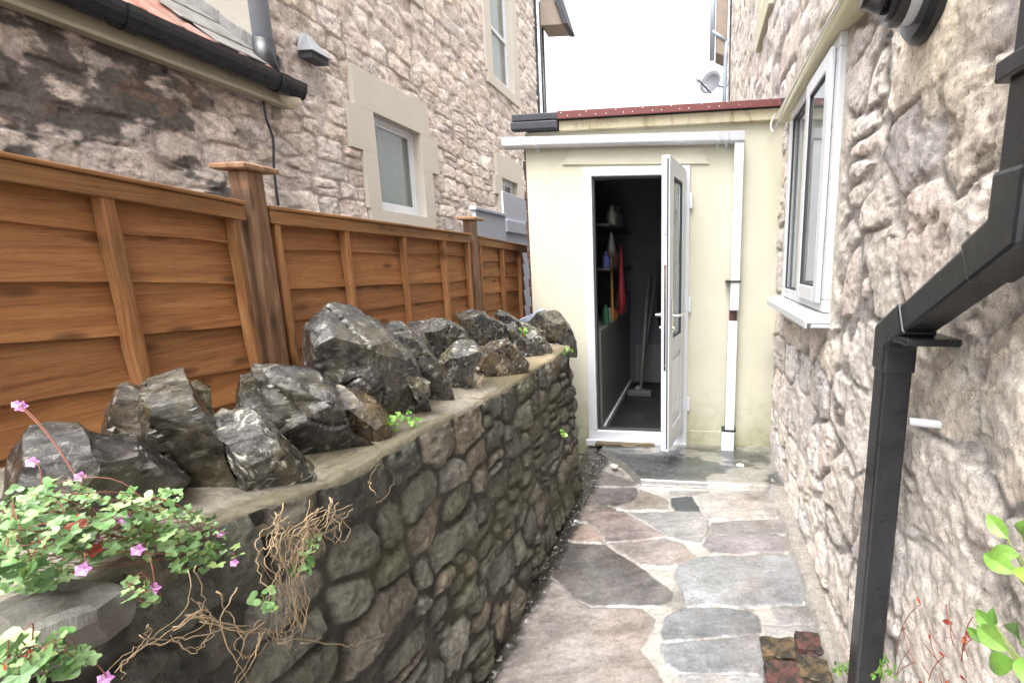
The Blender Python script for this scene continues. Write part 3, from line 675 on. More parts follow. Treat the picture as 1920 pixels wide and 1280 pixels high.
sq_pipe([(yl, zl-.085), (yl, zl), (yl-.1, zl+.0548)], .074, (DX-.005, DX1+.004)).build('elbow', M['black_pl'], dr, .008)
sq_pipe([(yl-.06, zl+.0329), (yu+.05, zu-.0274)], .064, (DX, DX1)).build('slanting_pipe', M['black_pl'], dr, .007)
sq_pipe([(yu+.085, zu-.0466), (yu, zu), (yu, zu+.09)], .074, (DX-.005, DX1+.004)).build('elbow', M['black_pl'], dr, .008)
sq_pipe([(yu, zu+.05), (yu, 2.6)], .064, (DX, DX1)).build('upper_pipe', M['black_pl'], dr, .007)
for z in (1.625,): MB().box(DX-.012, DX1+.03, yu-.046, yu+.046, z, z+.03).build('collar', M['black_pl'], dr, .004)
MB().box(DX-.004, DX1+.04, yl-.14, yl-.045, zl+.0, zl+.016).build('clip', M['black_pl'], dr, .003)
cable('white_cable', 'thin white cable looping from the red roof edge along the cream lintel', [(.47, 3.16, 2.3), (.44, 3.13, 2.22), (.45, 3.05, 2.16), (.455, 2.92, 2.19), (.45, 2.5, 2.215), (.455, 2.0, 2.235), (.46, 1.6, 2.26), (.46, 1.3, 2.5)], .005, M['upvc'])
c = onX(1722, 793, .5)
t_ = MB().tube([(RX+.02, c[1]-.01, c[2]), (RX-.055, c[1]+.02, c[2]-.004)], .0095, 16).build('overflow_pipe', M['upvc'], None, smooth=True, origin=c); tag(t_, 'short white overflow pipe stub poking from the wall right of the drainpipe', 'pipe')

# ------------------------------------------------------------------ cream outbuilding at the end of the path
SY = 3.2
shed = thing('outbuilding', 'small cream rendered outbuilding with open white door closing the path', 'outbuilding', (-.35, SY, 0))
def q(x, y, Y=SY): return onY(x, y, Y)
dx0, dx1, dz0, dz1 = -.803, -.066, .02, 2.0
L, Rr = -1.2, .56
ztl, ztr = q(985, 250)[2]+.0, q(1450, 222)[2]
slope = (ztr-ztl)/(Rr-L)
top = lambda x: ztl+slope*(x-L)
def wall_panel(poly):  # front wall pieces with a slightly uneven face
    return MB().prism(poly, (0, .1, 0))
w_ = MB()
w_.prism([(L, SY, -.08), (dx0, SY, -.08), (dx0, SY, top(dx0)), (L, SY, top(L))], (0, .1, 0))
w_.prism([(dx1, SY, -.08), (Rr, SY, -.08), (Rr, SY, top(Rr)), (dx1, SY, top(dx1))], (0, .1, 0))
w_.prism([(dx0, SY, dz1), (dx1, SY, dz1), (dx1, SY, top(dx1)), (dx0, SY, top(dx0))], (0, .1, 0))
w_.box(dx0, dx1, SY+.002, SY+.1, -.08, dz0-.002)
w_.build('wall', M['render'], shed)
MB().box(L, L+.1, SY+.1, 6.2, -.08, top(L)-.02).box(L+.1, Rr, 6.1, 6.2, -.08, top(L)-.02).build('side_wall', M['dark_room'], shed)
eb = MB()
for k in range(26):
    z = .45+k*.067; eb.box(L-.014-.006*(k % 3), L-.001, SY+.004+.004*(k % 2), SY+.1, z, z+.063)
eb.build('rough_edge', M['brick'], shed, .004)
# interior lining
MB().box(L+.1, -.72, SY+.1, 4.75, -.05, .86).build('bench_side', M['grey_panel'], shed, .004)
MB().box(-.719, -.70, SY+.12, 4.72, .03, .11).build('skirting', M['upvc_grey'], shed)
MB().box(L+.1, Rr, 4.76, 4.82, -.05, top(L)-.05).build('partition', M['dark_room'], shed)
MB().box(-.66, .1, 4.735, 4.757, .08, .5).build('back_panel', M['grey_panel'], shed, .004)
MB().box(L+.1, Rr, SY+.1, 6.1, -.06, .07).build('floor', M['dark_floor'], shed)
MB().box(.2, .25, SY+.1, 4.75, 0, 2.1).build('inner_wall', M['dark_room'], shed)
# roof
rf = MB(); rz = .09
rf.prism([(L-.06, SY-.07, top(L)+.055), (Rr-.02, SY-.07, top(Rr)+.055), (Rr-.02, SY-.07, top(Rr)+.10), (L-.06, SY-.07, top(L)+.10)], (0, 3.1, 0))
roofo = rf.build('roof', M['felt'], shed, .006)
xf = q(1045, 228, SY-.075)[0]
MB().prism([(xf, SY-.079, top(xf)+.055), (Rr-.06, SY-.079, top(Rr)+.050), (Rr-.06, SY-.079, top(Rr)+.092), (xf, SY-.079, top(xf)+.103)], (0, .008, 0)).build('edge_strip', M['red_felt'], roofo, .002)
for k in range(24):
    x = xf+.02+k*(Rr-.1-xf)/23+random.Random(k).uniform(-.012, .012); MB().lathe((x, SY-.079, top(x)+.07+.02*(k % 3 == 0)), (0, -1, 0), [(0, .0042), (.003, .003)], 8).build('nail', M['steel'], roofo)
MB().prism([(L-.07, SY-.075, top(L)+.0), (xf-.001, SY-.075, top(xf)+.0), (xf-.001, SY-.075, top(xf)+.052), (L-.07, SY-.075, top(L)+.052)], (0, .06, 0)).build('felt_end', M['felt'], roofo, .008)
MB().prism([(xf, SY-.045, top(xf)-.01), (Rr-.03, SY-.045, top(Rr)-.02), (Rr-.03, SY-.045, top(Rr)+.05), (xf, SY-.045, top(xf)+.053)], (0, .044, 0)).build('fascia', M['peel'], shed, .004)
MB().prism([q(1055, 310)-np.array((0, .014, 0)), q(1330, 308)-np.array((0, .014, 0)), q(1316, 276)-np.array((0, .006, 0)), q(1070, 276)-np.array((0, .006, 0))], (0, .013, 0)).build('door_hood', M['render'], shed, .004)
MB().box(-.05, .3, SY-.012, SY-.0, -.07, .145).build('plinth', M['render'], shed, .006)
# door frame
fr = MB(); t = .065; y0, y1 = SY-.02, SY+.05
fr.box(dx0, dx0+t, y0, y1, dz0+.1, dz1); fr.box(dx1-t, dx1, y0, y1, dz0+.1, dz1); fr.box(dx0+t, dx1-t, y0, y1, dz1-.06, dz1); fr.box(dx0, dx1, y0, y1, dz0, dz0+.1)
fr.box(dx0-.015, dx1+.0, SY-.05, y0-.001, dz0-.012, dz0+.035)
frame = fr.build('door_frame', M['upvc_grey'], shed, .005)
gk = MB(); gk.box(dx0+t, dx0+t+.012, y0+.025, y1-.01, dz0+.1, dz1-.06); gk.box(dx0+t+.012, dx1-t, y0+.025, y1-.01, dz1-.072, dz1-.06); gk.box(dx0+t+.012, dx1-t, y0+.02, y1-.01, dz0+.1, dz0+.11); gk.build('seal', M['seal'], frame)
# door leaf (swung open towards the path)
HP = Vector((-.092, SY-.03, 0)); NP = Vector((-.172, 2.74, 0))
ld = (NP-HP).normalized(); nd = Vector((-ld.y, ld.x, 0));
if nd.x < 0: nd = -nd
lw = (NP-HP).length; th = .052; lz0, lz1 = q(1246, 838, 2.66)[2], q(1246, 284, 2.66)[2]
lz0 = .165
door = thing('door', None, None, HP)
del_ = [k for k in ('label', 'category') if k in door.keys()]
door.parent = shed; door.location = HP-wloc(shed)
def leafbox(mb, s0, s1, n0, n1, z0, z1):
    c = HP+ld*((s0+s1)/2)+nd*((n0+n1)/2)+Vector((0, 0, (z0+z1)/2))
    return mb.obox(c, ld, nd, (0, 0, 1), abs(s1-s0)/2, abs(n1-n0)/2, abs(z1-z0)/2)
bpy.data.objects.remove(door)
lf = MB(); st = .1; zm0, zm1 = .78, .89
leafbox(lf, 0, st, -th, 0, lz0, lz1); leafbox(lf, lw-st, lw, -th, 0, lz0, lz1)
leafbox(lf, st, lw-st, -th, 0, lz1-st, lz1); leafbox(lf, st, lw-st, -th, 0, lz0, lz0+.13); leafbox(lf, st, lw-st, -th, 0, zm0, zm1)
door = lf.build('door', M['upvc_grey'], shed, .004, origin=HP)
pn = MB(); leafbox(pn, st, lw-st, -th+.012, -.014, lz0+.13, zm0); pn.build('lower_panel', M['upvc_grey'], door, .003)
bd = MB(); leafbox(bd, st+.03, lw-st-.03, -.0135, -.003, lz0+.19, zm0-.04); bd.build('raised_panel', M['upvc'], door, .006)
pn = MB(); leafbox(pn, st, lw-st, -th*.5-.008, -th*.5+.008, zm1, lz1-st); pn.build('pane', M['glass'], door)
gs = MB()
for (a, b_, c_, d_) in ((st, st+.012, zm1, lz1-st), (lw-st-.012, lw-st, zm1, lz1-st), (st+.012, lw-st-.012, zm1, zm1+.012), (st+.012, lw-st-.012, lz1-st-.012, lz1-st)): leafbox(gs, a, b_, -.016, -.002, c_, d_)
gs.build('gasket', M['seal'], door)
es = MB(); leafbox(es, lw, lw+.004, -.017, -.009, lz0+.02, lz1-.02); es.build('edge_seal', M['seal'], door)
ep = MB(); leafbox(ep, lw, lw+.003, -.034, -.022, .7, 1.35); leafbox(ep, lw, lw+.003, -.034, -.022, 1.52, 1.6); ep.build('lock_strip', M['steel'], door)
for sgn, n0 in ((1, 0.), (-1, -th)):
    hb = MB(); n1 = n0+sgn*.008
    leafbox(hb, lw-.07, lw-.035, n0, n1, .93, 1.14); 
    c0 = HP+ld*(lw-.052)+nd*n1+Vector((0, 0, 1.04)); hb.tube([c0, c0+nd*(sgn*.04)], .009, 10); 
    hb.tube([c0+nd*(sgn*.038), c0+nd*(sgn*.042)-ld*.05, c0+nd*(sgn*.042)-ld*.11], .0095, 10)
    hb.lathe(HP+ld*(lw-.052)+nd*n1+Vector((0, 0, .96)), nd*sgn, [(0, .012), (.012, .012)], 12)
    hb.build('handle', M['steel'], door, .0015)
for z in (1.72, 1.02, .3):
    MB().lathe(HP+nd*.014+Vector((.02, .01, z)), (0, 0, 1), [(0, .012), (.1, .012)], 12).box(dx1-.055, dx1-.02, y0-.012, y0-.001, z+.01, z+.09).build('hinge', M['upvc'], frame, .003)

# gutter and downpipe
wg = thing('white_gutter', 'white square plastic gutter across the front of the cream outbuilding', 'gutter', (-.5, 3.12, 2.15))
gz0, gz1 = 2.125, 2.185; gx0, gx1 = -1.33, .275
def ubox(x0, x1, e=0):
    return MB().prism([(x0, 3.105-e, gz1), (x0, 3.115-e, gz0+.012-e), (x0, 3.128, gz0-e), (x0, 3.178, gz0-e), (x0, 3.19, gz1), (x0, 3.183, gz1), (x0, 3.172, gz0+.008), (x0, 3.132, gz0+.008), (x0, 3.121, gz0+.016), (x0, 3.111, gz1)], (x1-x0, 0, 0))
ubox(gx0, gx1).build('channel', M['upvc_grey'], wg, .0015)
ubox(gx0, -1.19, .004).build('union', M['upvc_grey'], wg, .0015)
for x in (-1.115, .10, .155): ubox(x, x+.022, .005).box(x, x+.022, 3.178, 3.2, gz0-.02, gz1).build('bracket', M['upvc_grey'], wg, .0015)
ubox(.19, .279, .005).build('outlet', M['upvc_grey'], wg, .0015)
wd = thing('white_downpipe', 'white square downpipe with a missing section on the cream wall', 'drainpipe', (.25, 3.15, 0))
xa, xb = .188, .258
MB().box(xa+.03, xb+.02, 3.12, 3.185, 1.04, 2.12).build('upper_pipe', M['upvc'], wd, .004)
MB().box(xa+.02, xb+.015, 3.12, 3.185, .17, .965).build('lower_pipe', M['upvc'], wd, .004)
MB().box(xa+.03, xb+.01, 3.15, 3.19, .965, 1.04).build('open_gap', M['brick'], wd)
MB().box(xa-.005, xb+.016, 3.1, 3.19, -.04, .17).build('gully_socket', M['upvc'], wd, .006)
for z in (1.23, .172): MB().box(xa-.004, xb+.028, 3.112, 3.195, z, z+.013).build('clip', M['black_pl'], wd, .002)

# clutter seen dimly inside
def simple(name, label, cat, mb, mat, origin, bev=0, smooth=False, group=None):
    return tag(mb.build(name, mat, None, bev, smooth, origin=origin), label, cat, group)
def pm(name, c, rough=.5): 
    if name not in M: M[name] = m_plain(name, c, rough, .1, 12)
    return M[name]
br = thing('broom', 'broom with a pale handle leaning in the dark doorway', 'broom', (-.5, 4.4, .02))
MB().tube([(-.55, 4.3, .1), (-.5, 4.6, 1.25)], .016, 10).build('handle', pm('pale handle', (.2, .19, .18)), br, smooth=True); MB().box(-.68, -.44, 4.26, 4.33, .02, .12).build('head', pm('grey bristle', (.1, .1, .11)), br, .01)
mp = thing('mop', 'mop with a thin grey pole crossing the broom handle', 'mop', (-.4, 4.4, .02))
MB().tube([(-.58, 4.45, .1), (-.4, 4.62, 1.4)], .012, 10).build('handle', pm('grey pole', (.14, .14, .15)), mp, smooth=True); MB().lathe((-.585, 4.44, .02), (0, 0, 1), [(0, .07), (.04, .08), (.1, .025)], 14).build('head', pm('mop yarn', (.3, .3, .29)), mp)
def coat(x, y, z0, z1, w_, mat, name, label, cat):
    mb = MB(); mb.lathe((x, y, z0), (0, .0, 1), [(0, w_*.9), ((z1-z0)*.25, w_), ((z1-z0)*.6, w_*.62), ((z1-z0)*.85, w_*.4), (z1-z0, w_*.15)], 14)
    o = simple(name, label, cat, mb, mat, (x, y, z0), 0, True); return o
coat(-.67, 3.95, .92, 1.5, .035, pm('red cloth', (.28, .02, .03)), 'red_bag', 'crumpled red bag hanging inside the doorway above the grey panel', 'bag')
simple('yellow_pole', 'thin orange yellow pole standing among clutter inside the doorway', 'pole', MB().tube([(-.715, 3.75, .88), (-.73, 3.8, 1.5)], .012, 8), pm('amber paint', (.3, .16, .03)), (-.72, 3.75, .88))
simple('plastic_bottle', 'pale bottle on the high shelf inside the doorway', 'bottle', MB().lathe((-.70, 3.7, 1.66), (0, 0, 1), [(0, .03), (.08, .032), (.1, .015), (.14, .014)], 14), pm('pale plastic', (.25, .25, .24)), (-.7, 3.7, 1.66), smooth=True)
coat(-.25, 4.55, .75, 1.75, .17, pm('dark cloth', (.03, .03, .036)), 'coat', 'dark coat hanging at the back of the dark room behind the poles', 'coat')
coat(-.69, 3.62, 1.42, 1.6, .035, pm('pale cloth', (.09, .09, .09)), 'cloth_bag', 'small pale cloth bag hanging just inside the left door jamb', 'bag')
sh = MB(); [sh.box(L+.1, -.69, 3.55, 4.7, z, z+.018) for z in (1.3, 1.64)]
simple('shelf', 'dark wall shelves crowded with small things inside the doorway', 'shelf', sh, pm('dark timber', (.06, .05, .045)), (-.8, 4, 1.3))
for k, (y, z, h_, r_, nm, c, lab) in enumerate([(4.25, .862, .22, .06, 'grey tub plastic', (.1, .1, .11), 'grey tub at the back of the panelled bench'), (4.5, .862, .3, .07, 'dark tub plastic', (.05, .06, .09), 'dark blue tub deepest on the panelled bench'), (4.0, 1.318, .17, .05, 'brown tin paint', (.12, .08, .05), 'brown tin towards the back of the lower wall shelf'), (4.3, 1.318, .14, .06, 'violet tub plastic', (.1, .07, .14), 'violet tub deepest on the lower wall shelf'), (3.95, 1.658, .18, .05, 'cream tub plastic', (.25, .22, .17), 'cream tub on the high shelf behind the pale bottle'), (4.2, 1.658, .2, .06, 'slate tub plastic', (.07, .08, .1), 'slate grey tub deepest on the high shelf'), (3.62, .862, .16, .03, 'green bottle plastic', (.02, .1, .045), 'green bottle standing on the grey panelled bench'), (3.8, .862, .12, .035, 'clear jar', (.3, .32, .3), 'pale jar beside the green bottle on the bench'),
        (4.0, .862, .09, .03, 'orange tin', (.4, .1, .02), 'orange tin on the bench below the red bag'), (3.68, 1.318, .13, .032, 'blue tin', (.08, .1, .3), 'blue tin on the lower wall shelf'), (3.8, 1.318, .1, .03, 'white tub', (.5, .5, .5), 'white tub on the lower wall shelf')]):
    x = -.745; simple('jar' if 'jar' in lab else 'bottle' if 'bottle' in lab else 'tin' if 'tin' in lab else 'tub', lab, 'container', MB().lathe((x, y, z), (0, 0, 1), [(0, r_), (h_*.7, r_), (h_*.8, r_*.5), (h_, r_*.45)], 14), pm(nm, c), (x, y, z), smooth=False)

# ------------------------------------------------------------------ wooden fence
FX = -1.33
def ftop(y): return float(np.interp(y, [-1, .787, 1.24, 1.36, 2.59, 3.45], [1.66, 1.572, 1.532, 1.53, 1.522, 1.482]))
def fence_panel(y0, y1, zt0, zt1, battens, label, seed):
    rg = random.Random(seed); p = thing('wooden_fence', label, 'fence', (FX, (y0+y1)/2, .45), 'wooden fence panels')
    zt_ = lambda y: zt0+(zt1-zt0)*(y-y0)/(y1-y0)
    ny = max(24, int((y1-y0)*45)); Y = np.linspace(y0, y1, ny)
    k = 0; zz = -.02; V = []; F = []; step = .114
    while k < 10:
        T = zt_(Y)+zz-.0; sd = rg.randint(0, 999); hgt = (step if k else .082)+.022
        B = T-hgt-.014*fbm(Y*2.2, Y*0+sd, 0., 4, sd)-rg.uniform(0, .010)-(Y-y0)*rg.uniform(-.008, .008)
        xt = np.full(ny, FX-.030); xb = np.full(ny, FX-.012)+.003*fbm(Y*3, Y*0, 2., 2, sd)
        n0 = len(V)
        for j in range(ny):
            V += [(xt[j]-.006, Y[j], T[j]), (xt[j], Y[j], T[j]), (xb[j], Y[j], B[j]), (xb[j]-.008, Y[j], B[j]-.001)]
        for j in range(ny-1):
            for m_ in range(4): F.append((n0+j*4+m_, n0+j*4+(m_+1) % 4, n0+(j+1)*4+(m_+1) % 4, n0+(j+1)*4+m_))
        F += [tuple(n0+m_ for m_ in (3, 2, 1, 0)), tuple(n0+(ny-1)*4+m_ for m_ in range(4))]
        zz -= (step if k else .082)+rg.uniform(-.008, .010); k += 1
    mb = MB(); mb.v = V; mb.f = F; mb.build('boards', M['board'], p)
    for yb in battens:
        wv = .0125+rg.uniform(-.002, .002); bl = rg.uniform(-.01, .01)
        mb = MB(); n_ = 14; pts = []
        for i_ in range(n_):
            z = .4+(zt_(yb)-.045-.4)*i_/(n_-1); yo = yb+bl*(1-i_/(n_-1))
            e1 = rg.uniform(-.0025, .0025); e2 = rg.uniform(-.0025, .0025)
            pts.append([(FX-.014, yo-wv+e1, z), (FX-.014, yo+wv+e2, z), (FX+.014, yo+wv-.002+e2, z), (FX+.014, yo-wv+.002+e1, z)])
        fl_ = [v for r_ in pts for v in r_]; fs = [(i_*4+m_, i_*4+(m_+1) % 4, (i_+1)*4+(m_+1) % 4, (i_+1)*4+m_) for i_ in range(n_-1) for m_ in range(4)]+[(3, 2, 1, 0), tuple((n_-1)*4+m_ for m_ in range(4))]
        mb.add(fl_, fs).build('batten', M['batten'], p, .003)
    def rail(dz0, dz1, x0, x1, nm):
        mb = MB(); mb.add([(x, y, zt_(y)+dz) for y in (y0, y1) for (x, dz) in ((x0, dz0), (x1, dz0), (x1, dz1), (x0, dz1))], [(0, 1, 2, 3), (7, 6, 5, 4)]+[(m_, 4+m_, 4+(m_+1) % 4, (m_+1) % 4) for m_ in range(4)])
        mb.build(nm, M['rail'], p, .003)
    rail(-.048, -.006, FX-.02, FX+.018, 'top_rail'); rail(-.005, .006, FX-.034, FX+.026, 'capping_strip')
    return p
fy_ = lambda x, y: onX(x, y, FX+.015)[1]
fence_panel(-.9, 1.24, 1.685, 1.535, [fy_(225, 375)-.02, 1.213, -.2], 'nearest orange brown fence panel of broad waney boards at the left', 3)
fence_panel(1.318, 2.575, 1.532, 1.522, [1.342, fy_(660, 500), fy_(765, 500), fy_(838, 500), 2.55], 'middle orange brown fence panel with three battens between the two posts', 5)
fence_panel(2.665, 3.44, 1.515, 1.483, [2.69, fy_(947, 520), fy_(979, 520)], 'short far fence panel meeting the cream outbuilding', 7)
def fence_post(y, zt_, cap, label, seed):
    p = thing('fence_post', label, 'post', (FX, y, .4), 'fence posts')
    MB().box(FX-.04, FX+.022, y-.026, y+.026, .4, zt_).build('shaft', M['post'], p, .004)
    c = MB(); a = cap; z = zt_+.001
    c.add([(FX-.008+sx*a, y+sy*a, z+dz) for dz, a in ((0, a), (.014, a), (.022, a*.5)) for sx, sy in ((-1, -1), (1, -1), (1, 1), (-1, 1))], [(3, 2, 1, 0)]+[(l*4+k, l*4+(k+1) % 4, (l+1)*4+(k+1) % 4, (l+1)*4+k) for l in (0, 1) for k in range(4)]+[(8, 9, 10, 11)])
    c.build('cap', M['post'], p, .003)
fence_post(1.282, 1.63, .056, 'tall near fence post with a flat cap and pale drip stain', 1)
fence_post(2.62, 1.605, .06, 'far fence post with a flat cap in front of the white boards', 2)

wb = thing('white_gate', 'pale blue white boarded gate behind the far fence post', 'gate', (-1.9, 4.4, .4))
a0, a1 = onX(892, 400, -1.9), onX(947, 400, -1.9)
MB().box(-1.93, -1.9, a0[1], a1[1], .4, 1.80).build('panel', M['white_paint'], wb, .004)
MB().box(-1.95, -1.885, a0[1]-.02, a1[1]+.01, 1.801, 1.83).build('cap_rail', M['white_paint'], wb, .004)
MB().box(-1.945, -1.925, a1[1]+.03, 5.2, .4, 2.05).build('board', M['white_paint'], wb, .004)
MB().box(-1.924, -1.9, a1[1]+.04, 5.2, 1.66, 1.78).build('ledge', M['white_paint'], wb, .004)

# ------------------------------------------------------------------ path
tr = lambda pts: [tuple(onZ(900+x*.3854, 820+y*.3854, 0)[:2]) for x, y in pts]
SL = [  # slab outlines traced on the ground, base colour
 ([(20, 1194), (190, 930), (270, 770), (310, 680), (400, 745), (450, 795), (540, 835), (790, 845), (845, 890), (835, 930), (770, 1030), (780, 1060), (850, 1150), (880, 1230), (700, 1400), (-60, 1400)], (172, 158, 148)),
 ([(365, 515), (600, 532), (740, 612), (870, 705), (928, 760), (922, 800), (880, 818), (560, 818), (455, 778), (405, 720), (318, 645)], (124, 118, 114)),
 ([(635, 522), (900, 500), (985, 523), (1040, 580), (1000, 618), (900, 634), (790, 622), (740, 592)], (168, 152, 142)),
 ([(415, 424), (520, 428), (595, 482), (585, 518), (385, 498)], (176, 152, 138)),
 ([(425, 365), (690, 364), (895, 488), (800, 500), (620, 510), (595, 462), (525, 412), (435, 408)], (172, 150, 144)),
 ([(735, 372), (940, 368), (1060, 364), (1110, 402), (1105, 460), (1068, 516), (1000, 510), (905, 482)], (166, 164, 160)),
 ([(932, 300), (1030, 292), (1056, 340), (1066, 372), (962, 364), (938, 335)], (70, 82, 90)),
 ([(1075, 292), (1130, 268), (1415, 263), (1455, 388), (1240, 396), (1125, 405), (1085, 360)], (178, 170, 164)),
 ([(1135, 418), (1250, 409), (1458, 404), (1495, 466), (1400, 468), (1135, 472)], (168, 162, 164)),
 ([(1115, 483), (1400, 478), (1495, 493), (1510, 556), (1130, 561), (1096, 530)], (154, 142, 148)),
 ([(965, 632), (1055, 595), (1180, 584), (1528, 580), (1585, 740), (1585, 806), (1400, 820), (1005, 825), (985, 760), (960, 690)], (158, 162, 166)),
 ([(915, 882), (985, 840), (1300, 845), (1345, 872), (1364, 948), (1330, 956), (900, 984), (890, 950)], (132, 136, 142)),
 ([(885, 1012), (1360, 970), (1376, 1100), (1356, 1145), (960, 1140), (905, 1108), (880, 1060)], (146, 150, 156)),
 ([(1425, 834), (1588, 824), (1632, 900), (1444, 906)], (164, 160, 158)),
 ([(1395, 924), (1645, 924), (1672, 958), (1402, 972)], (170, 166, 162)),
 ([(965, 1160), (1366, 1165), (1400, 1400), (1000, 1400)], (170, 172, 174)),
 ([(545, 254), (758, 249), (770, 272), (736, 318), (650, 332), (585, 328)], (128, 120, 118)),
 ([(565, 154), (770, 228), (750, 236), (525, 238)], (138, 128, 122)),
 ([(785, 256), (905, 302), (915, 356), (702, 352), (655, 345), (752, 320)], (172, 162, 150)),
 ([(470, 262), (535, 258), (575, 330), (640, 345), (660, 358), (440, 356)], (150, 134, 122)),
 ([(925, 262), (1110, 262), (1065, 284), (930, 290)], (166, 160, 154)),
 ([(1385, 985), (1690, 985), (1740, 1160), (1800, 1400), (1400, 1400), (1380, 1150)], (120, 104, 96)),
]
polys = [tr(p) for p, c in SL]
def sdf(px, py, poly):
    d = np.full(px.shape, 1e9); ins = np.zeros(px.shape, bool); n = len(poly)
    for i in range(n):
        ax, ay = poly[i]; bx, by = poly[(i+1) % n]; ex, ey = bx-ax, by-ay
        t = np.clip(((px-ax)*ex+(py-ay)*ey)/(ex*ex+ey*ey+1e-12), 0, 1)
        d = np.minimum(d, np.hypot(px-ax-t*ex, py-ay-t*ey))
        c = ((ay > py) != (by > py)) & (px < ex*(py-ay)/(ey if abs(ey) > 1e-9 else 1e-9)+ax); ins ^= c
    return np.where(ins, d, -d)
Xg = np.linspace(-.80, .62, 360); Yg = np.concatenate([np.linspace(-.8, .75, 120)[:-1], np.exp(np.linspace(math.log(.75), math.log(3.3), 520))])
U, V = np.meshgrid(Xg, Yg, indexing='ij')
Uw = U+.012*fbm(U*9, V*9, 1., 3, 300); Vw = V+.012*fbm(U*9, V*9, 7., 3, 301)
best = np.full(U.shape, -1e9); bid = np.zeros(U.shape, int)
for i, pl in enumerate(polys):
    d = sdf(Uw, Vw, pl); m_ = d > best; best[m_] = d[m_]; bid[m_] = i
best = best+.004*fbm(U*35, V*35, 2., 3, 302)
stn = sstep(-.013, -.001, best)
pc = np.array([srgb(*c) for p, c in SL]); pc = (pc*.55+pc.mean(1, keepdims=True)*.45)*np.array([[1.0, .99, 1.0]])*.62
vn = fbm(U*3+bid*3.1, V*3+bid*7.7, bid*1.7, 5, 303); vf = fbm(U*14, V*14, bid*2.3, 5, 304)
stk = fbm(U*5+V*3+bid*2.7, V*22-U*9, bid*1.3, 4, 315)
C = pc[bid]*(1+.5*vn+.3*vf+.35*stk)[..., None]
warm = sstep(.05, .3, fbm(U*4+5, V*4+bid*2.2, 9., 4, 305))[..., None]; C = C*(1-warm*np.array([.0, .06, .1]))
mcol = np.array(srgb(158, 154, 148))*(1+.2*fbm(U*18, V*18, 3., 4, 306))[..., None]
jd = sstep(.0, .3, fbm(U*6, V*6, 3., 5, 320))[..., None]*.6; mcol = mcol*(1-jd)+np.array((.12, .11, .095))*jd
C = C*stn[..., None]+mcol*(1-stn[..., None])
# damp grit along the foot of the retaining wall, with pale crumbs
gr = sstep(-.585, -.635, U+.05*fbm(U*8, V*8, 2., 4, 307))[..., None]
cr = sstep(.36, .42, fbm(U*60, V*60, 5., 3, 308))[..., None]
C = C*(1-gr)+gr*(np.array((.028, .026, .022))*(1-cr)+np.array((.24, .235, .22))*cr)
# right edge: pale mortar fillet
fillet = sstep(.44, .48, U+.02*fbm(U*5, V*5, 3., 3, 309))
C = C*(1-fillet[..., None])+np.array(srgb(150, 145, 138))*fillet[..., None]*(1+.15*fbm(U*20, V*20, 1., 3, 310))[..., None]
Z = stn*(.007+.004*vn)+.004*vf*stn+.003*stk*stn+.010*(fbm(bid*3.7, bid*1.9, .5, 1, 330))*stn+(.002*fbm(U*30, V*30, 1., 3, 311))*(1-stn)+.01*gr[..., 0]*np.abs(fbm(U*30, V*30, 4., 3, 312))+.035*fillet*fillet
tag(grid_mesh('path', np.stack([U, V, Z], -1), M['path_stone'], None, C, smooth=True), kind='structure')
# wet concrete step in front of the door
a = onZ(1195, 912, .03); b_ = onZ(1450, 914, .03)
yr = np.linspace(0, 1, 110); xr = np.linspace(0, 1, 170)
Ug, Vg = np.meshgrid(xr, yr, indexing='ij')
yf = b_[1]+.004+.012*fbm(Ug*4, Ug*0, 1., 3, 400); xl = np.interp(Vg, [0, .35, .75, 1], [a[0], a[0]-.13, -.70, -.70])
Yp = yf+(3.2-yf)*Vg; Xp = xl+(.54-xl)*Ug
n_ = fbm(Xp*5, Yp*9, 1., 5, 401); ed = np.minimum(np.minimum(Ug*1.2, (1-Ug)*1.2), Vg*.45)
Ca = np.array(srgb(74, 76, 76))*(1+.5*n_+.25*fbm(Xp*30, Yp*30, 2., 4, 402))[..., None]
pw = np.clip(sstep(.05, .0, ed+.03*n_)*.4+sstep(.12, .3, fbm(Xp*3.2+4, Yp*6, 7., 5, 403))*.6+sstep(.8, .95, Vg+.08*n_)*.5, 0, 1)[..., None]  # pale blotches put the shine of standing water into the colour; edges paler too
Ca = Ca*(1-pw)+np.array(srgb(158, 154, 146))*(1+.2*n_)[..., None]*pw
Za = .036+.003*n_-.034*sstep(.03, 0, Vg)-.03*sstep(.02, 0, Ug)
tag(grid_mesh('apron', np.stack([Xp, Yp, Za], -1), M['path_stone'], None, Ca), kind='structure')
ds_ = MB(); ds_.prism([(-.74, SY-.001, .0315), (-.74, 3.1, .0315), (-.30, 3.12, .0315), (-.30, SY-.001, .0315)], (0, 0, .02)); tag(ds_.build('doorstep', pm('brown stained concrete', srgb(92, 78, 56), .3), None, .006), kind='structure')
def blob(name, label, cat, c, r_, mat, seed, flat=.5):
    bm = bmesh.new(); bmesh.ops.create_icosphere(bm, subdivisions=3, radius=1)
    co = np.array([v.co[:] for v in bm.verts]); n_ = fbm(co[:, 0]*1.5+seed, co[:, 1]*1.5, co[:, 2]*1.5, 3, seed)
    for v, k in zip(bm.verts, n_): v.co = v.co*(r_*(1+.6*k)); v.co.z *= flat
    me = bpy.data.meshes.new(name); bm.to_mesh(me); bm.free(); o = link_mesh(name, me, mat); o.location = c
    me.polygons.foreach_set('use_smooth', [True]*len(me.polygons)); return tag(o, label, cat)
blob('pebble', 'white pebble at the right end of the wet step', 'stone', (*onZ(1388, 872, .035)[:2], .034), .026, M['surround'], 4)
blob('pebble', 'white pebble at the left end of the wet step', 'stone', (*onZ(1152, 873, .035)[:2], .034), .024, M['surround'], 9, .35)
